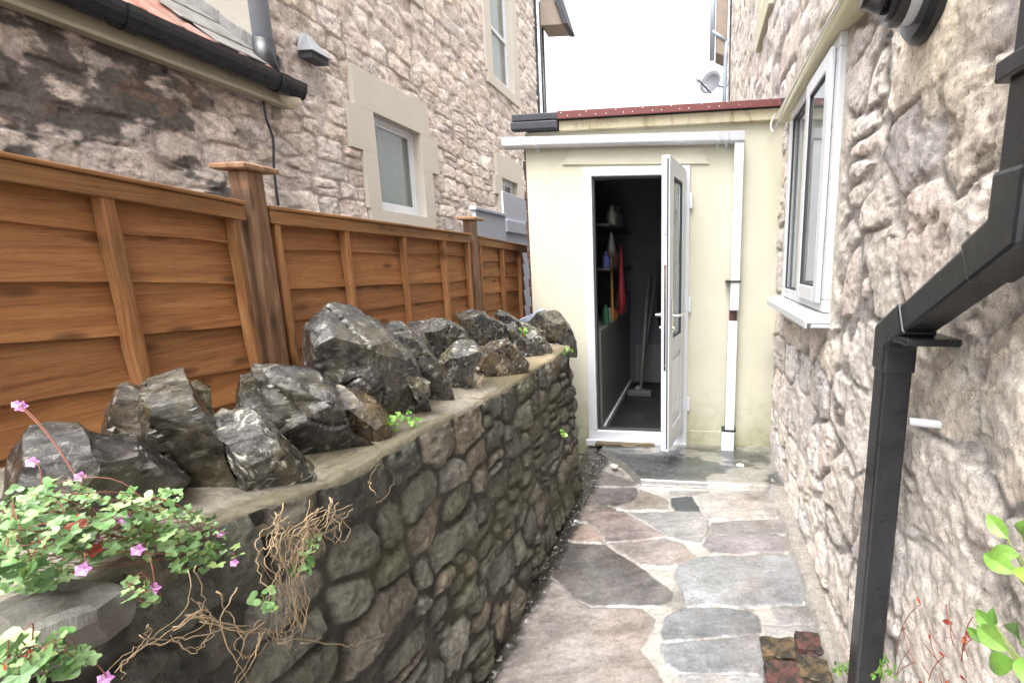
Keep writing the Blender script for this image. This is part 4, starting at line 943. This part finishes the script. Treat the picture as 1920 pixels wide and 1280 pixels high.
cable('twig', 'thin pale twig lying on the doorstep under the door', [(*onZ(x, y, .055)[:2], .056) for x, y in ((1165, 834), (1180, 836), (1200, 832), (1218, 830))], .003, M['vine'])
bpy.data.objects['twig']['category'] = 'twig'
# broken bricks at the foot of the drainpipe
bx = [(1462, 1215, 'brick_ochre', 'ochre and black stained brick in the path edge, left of the red one'), (1525, 1205, 'brick', 'dark red broken brick in the path by the drainpipe'), (1470, 1262, 'brick', 'blackened red brick lowest in the path corner'), (1530, 1255, 'brick_ochre', 'mossy ochre brick next to the foot of the drainpipe')]
for k, (x, y, m_, lab) in enumerate(bx):
    c = onZ(x, y, .02); bm = bmesh.new(); bmesh.ops.create_cube(bm, size=1); bmesh.ops.subdivide_edges(bm, edges=bm.edges, cuts=7, use_grid_fill=True)
    co = np.array([v.co[:] for v in bm.verts]); n_ = fbm(co[:, 0]*3+k*5, co[:, 1]*3, co[:, 2]*3, 4, 40+k)
    for v, d in zip(bm.verts, n_): v.co = Vector((v.co.x*.12, v.co.y*.082, v.co.z*.03))*(1+.28*d)
    me = bpy.data.meshes.new('brick'); bm.to_mesh(me); bm.free(); o = link_mesh('brick', me, M[m_]); o.location = (c[0], c[1], .012); tag(o, lab, 'brick', 'broken bricks in the path'); o.rotation_euler.z = (.1, -.08, .05, -.15)[k]

# ------------------------------------------------------------------ retaining wall
WX = -.70
rw = thing('retaining_wall', 'low dark mossy rubble retaining wall left of the paved path', 'wall', (-.8, 1.4, 0))
sA = np.concatenate([np.linspace(-.8, .12, 30)[:-1], np.linspace(.12, .4, 30)[:-1], np.exp(np.linspace(math.log(.4), math.log(2.50), 430))])
# section round the end corner
yend, rc = 2.52, .1
sB = sA[-1]+np.linspace(0, .75, 70)[1:]
s_all = np.concatenate([sA, sB])
Zc = np.linspace(-.05, 1.0, 300)
U, V = np.meshgrid(s_all, Zc, indexing='ij')
rng = random.Random(31)
S = np.concatenate([seeds_rows(-1, 3.4, -.05, 1.05, (.06, .16), (.06, .2), rng, .26, .1)])
h, ID, E_, stn, r = rubble(U, V, S, 41, 2.8, .030, 8., .008, .015, .12, .004, .013, 18., 4, .010, .010)
pc = palette(r, [(90, 90, 80), (102, 96, 84), (88, 89, 82), (114, 112, 104), (94, 93, 82), (112, 103, 89), (86, 89, 72), (76, 77, 70)])
C = pc[ID]*(1+.5*fbm(U*14, V*5, 1., 5, 250)[..., None]+.3*fbm(U*40, V*12, 1., 4, 251)[..., None])
mc = np.array((.026, .024, .018)); C = C*stn[..., None]+mc*(1-stn[..., None])*(1+.4*fbm(U*30, V*30, 1., 3, 251)[..., None])
ms = sstep(.02, .3, fbm(U*3.3, V*4, 6., 5, 252))[..., None]*.55; C = C*(1-ms)+np.array((.068, .07, .032))*ms
ms = sstep(.22, .4, fbm(U*6, V*6, 2., 5, 255))[..., None]*.35; C = C*(1-ms)+np.array((.02, .02, .017))*ms
h = h*(1.1)+.02*fbm(U*2.2, V*2.2, 3., 3, 253)+.003*fbm(U*40, V*14, 3., 3, 256)
ztop_s = np.interp(s_all, [0, .35, .46, .60, .81, 1.12, 1.6, 2.6, 4], [.975, .972, .962, .958, .915, .915, .875, .868, .86])+.006*fbm(s_all*6, s_all*0, 1., 3, 254)
Vn = (V-Zc[0])/(Zc[-1]-Zc[0]); Zr = -.05+Vn*(ztop_s[:, None]+.05)
base_x = WX+.02-.05*Zr
over = sstep(.94, 1.0, Vn)
off = h-.012
# corner path
s0 = sA[-1]; rel = np.clip((U-s0)/(rc*math.pi/2), 0, 1)*math.pi/2; tail = np.maximum(U-s0-rc*math.pi/2, 0)
nx, ny_ = np.cos(rel), np.sin(rel)
X = np.where(U <= s0, base_x+off, base_x-rc+rc*np.cos(rel)+off*nx-tail)
Y = np.where(U <= s0, U, s0+rc*np.sin(rel)+off*ny_)
grid_mesh('wall_face', np.stack([X, Y, Zr], -1), M['wet_stone'], rw, C, flip=True)
# mortar bed on top
ub = np.concatenate([np.linspace(-.8, .2, 50)[:-1], np.exp(np.linspace(math.log(.2), math.log(2.6), 260))]); vb = np.linspace(0, .62, 90)
U, V = np.meshgrid(ub, vb, indexing='ij')
zt_ = np.interp(U, [0, .35, .46, .60, .81, 1.12, 1.6, 2.6, 4], [.975, .972, .962, .958, .915, .915, .875, .868, .86])
edge = .010*fbm(U*6, U*0, 1., 3, 260)
Xb = WX+.006-.05*.9+edge*(1-sstep(0, .1, V))-V
Zb = zt_-.012*sstep(.02, .0, V)+.006+.008*fbm(U*6, V*6, 3., 4, 261)+.03*V
Zb = Zb+.03*sstep(.09, .2, V)*(.5+fbm(U*8, V*8, 5., 4, 266))
Zb = np.where(V < .012, Zb-.035*(1-V/.012), Zb)
Cb = np.ones(U.shape+(3,))*np.array(srgb(126, 120, 108)); Cb = Cb*(1+.45*fbm(U*7, V*7, 1., 5, 263)[..., None]+.2*fbm(U*40, V*40, 1., 3, 264)[..., None])
mo = sstep(.1, .35, fbm(U*5, V*5, 8., 5, 265)+.35*sstep(.06, 0, V)+.12)[..., None]*.75; Cb = Cb*(1-mo)+np.array((.09, .08, .045))*mo
wc = sstep(1.6, 2.0, U)[..., None]*.6; Cb = Cb*(1-wc)+Cb*np.array((1.1, .92, .66))*wc
M['bed'] = m_stone('weathered mortar bed', 80, .5, .004, (.35, .65), .45, (.8, 1.2))
grid_mesh('mortar_bed', np.stack([Xb, U, Zb], -1), M['bed'], rw, Cb, flip=False)
MB().box(-1.28, -.80, -.8, 2.5, -.05, .85).build('core', M['earth'], rw)

# ------------------------------------------------------------------ coping stones
def rock(name, outline, xc, thick, label, mat, seed, lean=.0, cuts=4, group='rough coping stones on the retaining wall'):
    rg = random.Random(seed); ol = np.array(outline, float); cen = ol.mean(0); ol = cen+(ol-cen)*1.11
    Cw = Vector(onX(cen[0], cen[1], xc)); vd = Vector((Cw.x, Cw.y, 0)).normalized()
    def onplane(x, y, dist):
        d = Vector(ray(x, y)); o = Vector((0, 0, H)); n_ = vd; pc_ = Cw+vd*dist; t_ = (pc_-o).dot(n_)/d.dot(n_); return o+d*t_
    pts = [onplane(x, y, 0) for x, y in ol]; zlo = min(p.z for p in pts); zhi = max(p.z for p in pts)
    pts = [p-Vector((0, 0, .03*max(0, 1-(p.z-zlo)/(.45*(zhi-zlo))))) for p in pts]; ctr = sum(pts, Vector())/len(pts)
    # subdivide outline edges
    fine = []
    for i in range(len(pts)):
        a, b = pts[i], pts[(i+1) % len(pts)]; k = max(1, int((b-a).length/.02))
        fine += [a.lerp(b, j/k) for j in range(k)]
    n_ = len(fine); layers = [(-.70, .62), (-.40, .88), (-.12, .98), (.1, 1.0), (.36, .9), (.5, .55)]
    jx = [rg.uniform(-.12, .12) for _ in layers]; jz = [rg.uniform(-.1, .1) for _ in layers]
    bm = bmesh.new(); rings = []; R_ = max((p-ctr).length for p in pts)
    side = vd.cross(Vector((0, 0, 1)))
    for (dd, s_), a, b in zip(layers, jx, jz):
        c2 = ctr+side*(a*R_*(1-s_)*1.5)+Vector((0, 0, b*R_*(1-s_)*1.5))
        ring = []
        for p in fine:
            v = c2+(p-ctr)*s_+vd*(dd*thick); ring.append(bm.verts.new(v))
        rings.append(ring)
    for r0, r1 in zip(rings, rings[1:]):
        for i in range(n_): bm.faces.new((r0[i], r0[(i+1) % n_], r1[(i+1) % n_], r1[i]))
    bm.faces.new(rings[0][::-1]); bm.faces.new(rings[-1])
    bmesh.ops.recalc_face_normals(bm, faces=bm.faces)
    # broken facets on the near side
    for c_ in range(cuts+2 if cuts else 0):
        if c_ == 0: nn = (-vd*rg.uniform(.25, .5)+side*rg.uniform(-.25, .45)+Vector((0, 0, .9))).normalized(); fr_ = rg.uniform(.74, .84)
        else: nn = (-vd*rg.uniform(.8, 1.)+side*rg.uniform(-.6, .6)+Vector((0, 0, rg.uniform(-.4, .3)))).normalized(); fr_ = rg.uniform(.64, .84)
        sup = max((v.co-ctr).dot(nn) for v in bm.verts); dcut = sup*fr_
        g_ = list(bm.verts)+list(bm.edges)+list(bm.faces)
        res = bmesh.ops.bisect_plane(bm, geom=g_, plane_co=ctr+nn*dcut, plane_no=nn, clear_outer=True)
        ed = [e for e in res['geom_cut'] if isinstance(e, bmesh.types.BMEdge)]
        if ed:
            try: bmesh.ops.holes_fill(bm, edges=ed, sides=0)
            except Exception: pass
    bmesh.ops.triangulate(bm, faces=bm.faces)
    for it in range(6):
        lg = [e for e in bm.edges if e.calc_length() > .014]
        if not lg or len(bm.faces) > 24000: break
        bmesh.ops.subdivide_edges(bm, edges=lg, cuts=1); bmesh.ops.triangulate(bm, faces=[f for f in bm.faces if len(f.verts) > 3])
    bmesh.ops.remove_doubles(bm, verts=bm.verts, dist=.0008)
    bm.normal_update(); co = np.array([v.co[:] for v in bm.verts]); no = np.array([v.normal[:] for v in bm.verts])
    x, y, z = co.T
    d = .008*R_/.12*fbm(x*8+seed, y*8, z*8, 2, seed)+.007*np.minimum(fbm(x*22+seed, y*22, z*22, 3, seed+1), .0)+.0035*fbm(x*70, y*70, z*70, 2, seed+2)
    # bedding cracks
    cr_ = np.abs(vnoise((x+z*.7)*10+seed, (y-z*.4)*10, z*3, seed+3)); d = d-.008*sstep(.07, .0, cr_)
    co2 = co+no*d[:, None]
    for v, c_ in zip(bm.verts, co2): v.co = c_
    me = bpy.data.meshes.new(name); bm.to_mesh(me); bm.free()
    me.polygons.foreach_set('use_smooth', [True]*len(me.polygons))
    o = link_mesh(name, me, mat, None, (ctr.x, ctr.y, min(p.z for p in pts)))
    try: me.set_sharp_from_angle(angle=R(28))
    except Exception: pass
    return tag(o, label, 'stone', group)
k4 = lambda L_, s, ox, oy: [(ox+x/s, oy+y/s) for x, y in L_]
A = lambda *L_: k4(L_, 4., 0, 690); B = lambda *L_: k4(L_, 4.174, 420, 660); D = lambda *L_: k4(L_, 4.8, 700, 560)
rock('coping_stone', A((20, 1100), (140, 700), (270, 500), (400, 455), (600, 455), (700, 520), (830, 545), (1000, 540), (1330, 775), (1150, 880), (1100, 1050), (900, 1150), (400, 1300)), -.93, .2, 'broad dark wet stone nearest the flowering plant', M['rock'], 101, cuts=3)
rock('coping_stone', A((775, 470), (800, 350), (890, 160), (950, 135), (1090, 180), (1140, 450), (1100, 560), (900, 540)), -1.05, .14, 'brown mossy stone behind the broad dark wet stone', M['rock_brown'], 102)
rock('coping_stone', A((1090, 160), (1130, 120), (1385, 35), (1410, 120), (1550, 360), (1640, 440), (1700, 640), (1840, 880), (1850, 980), (1790, 1060), (1550, 1130), (1400, 960), (1320, 780), (1140, 590), (1090, 400)), -.95, .17, 'tall ridged stone with a pale peak left of the pale lichened stone', M['rock_moss'], 103, cuts=3)
rock('coping_stone', A((1420, 130), (1480, 110), (1560, 150), (1585, 300), (1500, 350), (1400, 300)), -1.1, .1, 'small brown stone peeping from behind the tall ridged stone', M['rock_moss'], 104, cuts=2)
rock('coping_stone', B((-70, 560), (0, 480), (60, 490), (210, 465), (380, 560), (430, 640), (560, 750), (670, 830), (650, 890), (400, 960), (230, 1000), (120, 960), (20, 800)), -.88, .15, 'pale lichened wedge stone left of the square topped block', M['rock_pale'], 105, cuts=3)
rock('coping_stone', B((140, 330), (165, 210), (240, 185), (250, 125), (420, 130), (700, 145), (770, 185), (850, 260), (930, 420), (990, 560), (1180, 640), (1100, 760), (950, 820), (860, 830), (620, 790), (400, 590), (150, 470)), -.93, .18, 'square topped grey block with a flat shining top', M['rock'], 106, cuts=3)
rock('coping_stone', B((850, 280), (960, 300), (1180, 380), (1270, 480), (1300, 600), (1350, 660), (1340, 700), (1180, 740), (1010, 770), (950, 640), (900, 420)), -.86, .14, 'brown stone with pale streaks against the square topped block', M['rock_brown'], 107, cuts=3)
rock('coping_stone', [(577, 650), (577, 612), (590, 600), (605, 590), (622, 580), (660, 576), (690, 595), (712, 612), (740, 640), (765, 660), (778, 700), (800, 770), (795, 788), (740, 795), (700, 780), (640, 735), (600, 700), (574, 690)], -.97, .2, 'biggest dark stone with a bright wet peak in front of the middle fence panel', M['rock'], 108, cuts=3)
rock('coping_stone', D((80, 280), (200, 230), (260, 225), (300, 260), (420, 380), (600, 590), (640, 680), (740, 900), (720, 1020), (660, 1040), (560, 930), (490, 740), (380, 660), (270, 600), (150, 400)), -.93, .15, 'slanting dark stone just right of the biggest stone', M['rock'], 109, cuts=3)
rock('coping_stone', D((270, 620), (310, 640), (500, 740), (505, 800), (400, 860), (300, 720)), -.84, .08, 'small stone with a white wet top leaning on the biggest stone', M['rock_pale'], 110, cuts=2)
rock('coping_stone', D((330, 215), (480, 195), (610, 180), (720, 230), (800, 280), (870, 400), (830, 450), (700, 480), (600, 540), (440, 400)), -1.08, .13, 'grey stone in the back row with a yellow lichen patch on its left', M['rock'], 111)
rock('coping_stone', D((300, 280), (390, 250), (450, 320), (590, 540), (560, 560), (430, 430)), -1.0, .07, 'thin yellow lichened slab between two dark stones', M['rock_moss'], 112, cuts=2)
rock('coping_stone', D((600, 560), (760, 400), (880, 390), (970, 490), (900, 620), (890, 840), (780, 880), (700, 760), (640, 640)), -.9, .15, 'pale banded stone with shining ledges in the middle of the row', M['rock_pale'], 113)
rock('coping_stone', D((770, 150), (880, 105), (1000, 130), (1030, 165), (1220, 250), (1260, 330), (1200, 380), (860, 360), (800, 280)), -1.1, .16, 'black stone in the back row below the far fence post', M['rock'], 114)
rock('coping_stone', D((900, 600), (970, 480), (1060, 390), (1200, 370), (1300, 470), (1380, 590), (1370, 620), (1170, 700), (1160, 780), (1040, 770), (940, 720)), -.87, .15, 'dark rounded stone over the gap in the mortar', M['rock_brown'], 115)
rock('coping_stone', D((1090, 150), (1140, 105), (1220, 130), (1310, 200), (1310, 290), (1250, 320), (1190, 230)), -1.12, .12, 'dark wedge stone with a wet top beside the black stone', M['rock'], 116)
rock('coping_stone', D((1200, 250), (1270, 200), (1330, 330), (1400, 380), (1510, 420), (1490, 560), (1470, 580), (1350, 530), (1280, 400)), -.9, .13, 'dark layered stone under the thin pale slab', M['rock'], 117)
rock('coping_stone', D((1290, 195), (1420, 240), (1520, 270), (1500, 300), (1400, 260), (1310, 290)), -1.02, .1, 'thin white wet slab near the blue slate', M['rock_pale'], 118, cuts=1)
rock('coping_stone', D((1370, 320), (1440, 290), (1510, 330), (1600, 440), (1615, 520), (1500, 530), (1480, 400)), -.86, .11, 'pale faced stone second from the outbuilding end', M['rock_pale'], 119, cuts=2)
rock('coping_stone', D((1400, 220), (1500, 140), (1660, 125), (1750, 240), (1810, 370), (1812, 470), (1700, 460), (1600, 440), (1530, 320)), -.93, .2, 'grey green end stone of the row next to the doorway', M['rock_moss'], 120, cuts=3)
rock('slate', D((1310, 180), (1500, 95), (1535, 95), (1530, 130), (1400, 220)), -1.08, .02, 'blue grey slate offcut propped behind the end stone', M['slate'], 121, cuts=0, group=None)
bpy.data.objects['slate']['category'] = 'slate'
lo = [onZ(x, y, .982) for x, y in ((-90, 1165), (0, 1128), (60, 1105), (130, 1088), (205, 1084), (238, 1104), (185, 1146), (110, 1178), (50, 1200), (0, 1222), (-90, 1262))]
lo = [Vector((p[0], p[1], p[2])) for p in lo]
bm = bmesh.new(); cc = sum(lo, Vector())/len(lo); NL = 64
fine = []
for a_, b2 in zip(lo, lo[1:]+lo[:1]): fine += [a_.lerp(b2, t/8) for t in range(8)]
rings = [[bm.verts.new(cc+(p-cc)*k+Vector((0, 0, dz))) for p in fine] for k, dz in ((.9, -.045), (.98, -.034), (1.0, -.010), (.965, 0), (.8, .004), (.6, .002), (.4, .005), (.2, .003))]
for r0, r1 in zip(rings, rings[1:]):
    for k in range(len(fine)): bm.faces.new((r0[k], r0[(k+1) % len(fine)], r1[(k+1) % len(fine)], r1[k]))
bm.faces.new(rings[0][::-1]); bm.faces.new(rings[-1]); bmesh.ops.recalc_face_normals(bm, faces=bm.faces)
for v in bm.verts: v.co += Vector((float(vnoise(v.co.x*30, v.co.y*30, v.co.z*30, 5)), float(vnoise(v.co.x*30, v.co.y*30, v.co.z*30, 6)), float(vnoise(v.co.x*22, v.co.y*22, v.co.z*22, 7))))*.010
me = bpy.data.meshes.new('ledge_stone'); bm.to_mesh(me); bm.free()
tag(link_mesh('ledge_stone', me, M['ledge'], None, cc), 'flat grey ledge stone under the flowering plant at the bottom left', 'stone')

# ------------------------------------------------------------------ plants
def leaf_poly(mb, c, d, n, size, lobes=5, rg=random):
    """rounded lobed leaf: a fan with a cupped surface"""
    d = Vector(d).normalized(); n = Vector(n).normalized(); s = d.cross(n).normalized(); n = s.cross(d)
    c = Vector(c); V = [c+d*size*.45-n*size*.06]; K = lobes*4
    for k in range(K+1):
        a = -2.6+5.2*k/K; r_ = size*(.5+.09*math.cos(a*lobes*1.15))*(1 if abs(a) < 2.2 else .8)
        V.append(c+d*(size*.45+r_*math.cos(a))+s*(r_*math.sin(a))+n*(size*.05*math.cos(3*a)))
    mb.add(V, [(0, i, i+1) for i in range(1, K+1)])
def oval_leaf(mb, c, d, n, size, wd=.45, seg=8):
    d = Vector(d).normalized(); n = Vector(n).normalized(); s = d.cross(n).normalized(); n = s.cross(d); c = Vector(c)
    mid = [c+d*size*t+n*size*.12*math.sin(t*3.1) for t in np.linspace(0, 1, seg)]
    lf_ = []; rt = []
    for t, m_ in zip(np.linspace(0, 1, seg), mid):
        w_ = size*wd*.5*math.sin(math.pi*min(1, t**.8))**.9 if 0 < t < 1 else .0005
        lf_.append(m_+s*w_+n*w_*.3); rt.append(m_-s*w_+n*w_*.3)
    V = mid+lf_+rt; f = []
    for i in range(seg-1): f += [(i, i+1, seg+i+1, seg+i), (i+1, i, 2*seg+i, 2*seg+i+1)]
    mb.add(V, f)
def flower(parent, c, n, size, mat='flower'):
    mb = MB(); n = Vector(n).normalized(); a = n.orthogonal().normalized(); b = n.cross(a)
    for k in range(5):
        an = k*2*math.pi/5; d = (a*math.cos(an)+b*math.sin(an))+n*.25; oval_leaf(mb, c, d, n, size, 1.0, 7)
    mb.build('flower', M[mat], parent)
def clump(name, label, regions, nleaf, size, seed, flowers=(), stems=60, mats=('leaf', 'stem_red'), cat='plant', red=0):
    rg = random.Random(seed); c0 = onX(regions[0][0], regions[0][1], regions[0][4])
    p = thing(name, label, cat, c0); lv = MB(); lr = MB(); stm = MB()
    tot = sum(q_[2]*q_[3] for q_ in regions); pts = []
    for (x, y, rx, ry, X, dep) in regions:
        for _ in range(int(nleaf*rx*ry/tot)):
            a = rg.uniform(0, 2*math.pi); r_ = math.sqrt(rg.random()); q_ = onX(x+rx*r_*math.cos(a), y+ry*r_*math.sin(a), X+rg.uniform(-dep, dep)); pts.append(Vector(q_))
    for q_ in pts:
        d = Vector((rg.uniform(-.4, 1), rg.uniform(-1, .6), rg.uniform(-.5, .6))); n = Vector((rg.uniform(-.2, .7), rg.uniform(-.9, .1), rg.uniform(.3, 1)))
        leaf_poly(lr if rg.random() < red else lv, q_, d, n, size*(.4+1.1*rg.random()**1.6), rg.choice((5, 5, 3)), rg)
    for _ in range(stems):
        a, b = rg.sample(pts, 2)
        if (a-b).length > .22: b = a+(b-a)*.4
        m_ = (a+b)/2+Vector((rg.uniform(0, .03), rg.uniform(-.02, .02), rg.uniform(-.01, .05))); L_ = []
        for t in np.linspace(0, 1, 8): L_.append(a*(1-t)**2+m_*2*t*(1-t)+b*t*t)
        stm.tube(L_, .0006, 5, False)
    lv.build('leaves', M[mats[0]], p)
    if lr.v: lr.build('red_leaves', M['leaf_red'], p)
    for (x, y, X, s_) in flowers:
        q_ = Vector(onX(x, y, X)); flower(p, q_, (.45, -.85, .35), s_)
        b = min(pts, key=lambda t: (t-q_).length); m_ = (q_+b)/2+Vector((.01, 0, .02))
        stm.tube([q_*(1-t)**2+m_*2*t*(1-t)+b*t*t for t in np.linspace(0, 1, 8)], .00055, 5, False)
    stm.build('stems', M[mats[1]], p)
    return p
clump('flowering_plant', 'sprawling green plant with pink flowers and red stems at the bottom left', [(60, 1030, 110, 75, -.74, .05), (200, 990, 120, 55, -.76, .05), (330, 1000, 100, 50, -.74, .04), (40, 960, 60, 40, -.8, .05), (110, 925, 60, 30, -.8, .04), (290, 945, 70, 25, -.77, .03), (385, 1040, 60, 30, -.72, .02), (30, 1065, 60, 20, -.72, .03)],
      760, .0135, 5, [(62, 866, -.8, .007), (152, 893, -.8, .007), (290, 1102, -.68, .008), (260, 1030, -.70, .008), (158, 1066, -.68, .008), (236, 968, -.74, .007), (232, 975, -.75, .007), (440, 1054, -.69, .006), (415, 1000, -.72, .006), (215, 965, -.76, .006), (42, 762, -.95, .008), (32, 758, -.95, .006), (180, 1010, -.72, .006)], 70, red=.006)
clump('small_plant', 'little green rosette with reddish shoots in the bottom left corner', [(40, 1245, 60, 40, -.63, .03), (125, 1225, 24, 42, -.62, .02)], 90, .0135, 6, [(200, 1270, -.63, .008)], 16, red=.05)
clump('small_plant', 'tuft of small leaves beside the pale ledge stone, under the pink flowers', [(265, 1115, 40, 18, -.68, .02)], 26, .012, 7, [], 8)
def weed(label, x, y, X, n_, size, seed, spread=18, mat='leaf_bright'):
    rg = random.Random(seed); c = Vector(onX(x, y, X)); mb = MB()
    for _ in range(n_):
        q_ = Vector(onX(x+rg.uniform(-1, 1)*spread, y+rg.uniform(-1, 1)*spread*.8, X+rg.uniform(0, .02)))
        leaf_poly(mb, q_, (rg.uniform(-.3, 1), rg.uniform(-1, 1), rg.uniform(-.3, .8)), (.7, -.6, .5), size*rg.uniform(.6, 1.2), 3, rg)
        mb.tube([c-Vector((.01, 0, size*.6)), (c+q_)/2+Vector((0, 0, .004)), q_], size*.035, 4)
    o = mb.build('weed', M[mat], None, origin=c); tag(o, label, 'weed', 'small weeds on the retaining wall')
weed('bright weed of round leaves at the foot of the biggest dark stone', 742, 790, -.80, 11, .016, 1, 16)
weed('bright weed on the mortar just right of the stone foot weed', 775, 788, -.79, 9, .014, 2, 14)
weed('pair of bright green leaves among the hanging dry vines', 568, 1062, -.67, 5, .02, 3, 14, 'leaf')
weed('green leaves on the wall between vines, left of the vine bundle foot', 500, 1128, -.67, 7, .018, 4, 20, 'leaf')
weed('small green leaves beside the top of the dry vine bundle', 585, 1020, -.68, 7, .015, 5, 18, 'leaf')
weed('tiny bright weed between stones below the blue slate', 980, 622, -.9, 5, .026, 6, 8)
weed('tiny weed on the far end of the mortar bed by the door', 1066, 657, -.74, 7, .02, 7, 8)
weed('lone green tuft low on the far end of the wall face', 1060, 812, -.655, 6, .022, 8, 7)
# dry vines on the wall face
def vines(label, runs, seed, r_, wob=.012):
    rg = random.Random(seed); mb = MB()
    for pts, cnt, spread in runs:
        for k in range(cnt):
            ox, oy = rg.uniform(-spread, spread), rg.uniform(-spread*.5, spread*.5); P_ = []
            for (x, y, X) in pts: P_.append(Vector(onX(x+ox+rg.uniform(-1, 1)*spread*1.3, y+oy+rg.uniform(-1, 1)*spread*.8, X+rg.uniform(0, .03))))
            Q = []
            for i in range(len(P_)-1):
                p0, p1, p2, p3 = P_[max(i-1, 0)], P_[i], P_[i+1], P_[min(i+2, len(P_)-1)]
                for t in np.linspace(0, 1, 7)[:-1]: Q.append(.5*((2*p1)+(p2-p0)*t+(2*p0-5*p1+4*p2-p3)*t*t+(3*p1-p0-3*p2+p3)*t**3)+Vector((rg.uniform(-1, 1), rg.uniform(-1, 1), rg.uniform(-1, 1)))*.0026)
            Q.append(P_[-1]); mb.tube(Q, r_*rg.uniform(.25, .55), 6, r1=r_*.15)
    c = onX(*runs[0][0][0]); tag(mb.build('dry_vine', M['vine'], None, smooth=True, origin=c), label, 'vine', 'dry vines on the retaining wall')
vx = -.672
vines('tangled bundle of dry brown vine stems hanging down the wall face', [([(600, 955, vx), (560, 985, vx), (575, 1020, vx), (545, 1060, vx), (540, 1110, vx), (530, 1180, vx)], 9, 20), ([(640, 950, vx), (600, 990, vx), (560, 1010, vx), (550, 1080, vx), (560, 1130, vx), (550, 1175, vx)], 7, 14), ([(560, 1010, vx), (520, 1000, vx), (500, 1025, vx), (525, 1050, vx), (555, 1040, vx), (560, 1010, vx)], 3, 12), ([(610, 960, vx), (640, 985, vx), (625, 1010, vx), (600, 990, vx), (590, 965, vx)], 3, 8), ([(520, 960, vx), (510, 1010, vx), (495, 1050, vx), (520, 1090, vx), (545, 1150, vx), (520, 1200, vx)], 6, 18)], 1, .0022)
vines('loops of dry vine spreading low at the left of the wall face', [([(370, 1060, vx), (365, 1130, vx), (300, 1180, vx), (240, 1230, vx), (215, 1260, vx)], 2, 10), ([(360, 1150, vx), (430, 1170, vx), (500, 1180, vx), (540, 1210, vx)], 3, 14), ([(280, 1200, vx), (340, 1195, vx), (395, 1170, vx), (370, 1130, vx)], 2, 12), ([(430, 1110, vx), (420, 1160, vx), (445, 1220, vx), (440, 1275, vx)], 2, 16), ([(500, 1180, vx), (470, 1240, vx), (430, 1290, vx)], 2, 10), ([(330, 1175, vx), (380, 1140, vx), (400, 1180, vx), (350, 1215, vx), (320, 1190, vx)], 2, 10), ([(480, 1160, vx), (450, 1200, vx), (470, 1235, vx), (500, 1215, vx), (490, 1180, vx)], 2, 12), ([(225, 1250, vx), (270, 1205, vx), (285, 1165, vx)], 2, 6)], 2, .0023)
vines('single dry stem reaching right along the middle of the wall face', [([(520, 1205, vx), (575, 1200, vx), (650, 1212, vx), (690, 1200, vx), (737, 1182, vx)], 1, 2), ([(565, 1205, vx), (600, 1195, vx), (570, 1190, vx)], 1, 3)], 3, .0024)
vines('curled dry tendril under the mortar edge in the middle of the wall', [([(690, 905, -.695), (710, 870, -.69), (735, 885, -.68), (740, 905, -.68), (720, 935, -.68), (705, 940, -.68)], 1, 1), ([(690, 905, -.69), (700, 925, -.68), (712, 935, -.68)], 1, 2)], 4, .0022)
vines('short dry twigs on the mortar under the dark rounded stone', [([(900, 700, -.78), (895, 725, -.76), (910, 740, -.75), (900, 760, -.74)], 2, 4), ([(880, 750, -.74), (915, 745, -.73), (935, 735, -.73)], 2, 4)], 5, .003)
# pipe-foot weeds and the young shrub at the right
weed('green weed hugging the right side of the drainpipe foot', 1650, 1255, .47, 14, .018, 21, 26)
weed('green weed left of the drainpipe foot by the bricks', 1572, 1250, .44, 12, .016, 22, 16)
for o in list(bpy.data.objects):
    if o.name.startswith('weed') and 'drainpipe' in o['label']: o['group'] = 'small weeds by the drainpipe'
sh = thing('young_shrub', 'young shrub with bright green leaves at the right edge of the photo', 'shrub', (.42, .55, .3))
lv = MB(); stm = MB(); rg = random.Random(12)
for (x, y, s_, dx, dz) in [(1890, 1010, .05, -.9, .35), (1912, 1040, .05, -.5, -.3), (1905, 1075, .06, -1, -.1), (1918, 1005, .04, .3, .8), (1870, 1190, .05, -1, .2), (1890, 1220, .065, -.9, -.1), (1915, 1200, .06, .2, .4), (1865, 1170, .03, -.2, 1), (1905, 1240, .06, -.4, -.5), (1925, 1230, .06, .4, -.1), (1925, 1060, .06, .5, 0), (1845, 1205, .035, -1, .1)]:
    Xs = .42+rg.uniform(-.02, .01); q_ = Vector(onX(x, y, Xs)); oval_leaf(lv, q_, (.1*rg.uniform(-1, 1)-.2, -dx*.9, dz), (-.75, -.4, .6), s_*.78, .55, 9)
    stm.tube([q_, Vector(onX(1960, 1150 if y < 1110 else 1300, .44))], .0014, 5)
lv.build('leaves', M['leaf_bright'], sh); stm.build('stems', M['stem_green'], sh)
rc_ = thing('red_creeper', 'thin red stemmed creeper on the stone wall right of the drainpipe', 'creeper', onX(1750, 1240, .5))
stm = MB(); lv = MB()
for k in range(26):
    x, y = rg.uniform(1690, 1840), rg.uniform(1130, 1290); a = Vector(onX(x, y, .505)); b = Vector(onX(x+rg.uniform(-40, 40), y+rg.uniform(20, 70), .5)); m_ = (a+b)/2+Vector((-.01, 0, .01))
    stm.tube([a*(1-t)**2+m_*2*t*(1-t)+b*t*t for t in np.linspace(0, 1, 7)], .001, 5)
    if k % 2: oval_leaf(lv, a, (-.2, rg.uniform(-1, 1), rg.uniform(-.5, .8)), (-.8, -.5, .3), rg.uniform(.01, .02), .5, 6)
stm.build('stems', M['stem_red'], rc_); lv.build('leaves', M['leaf_red'], rc_)
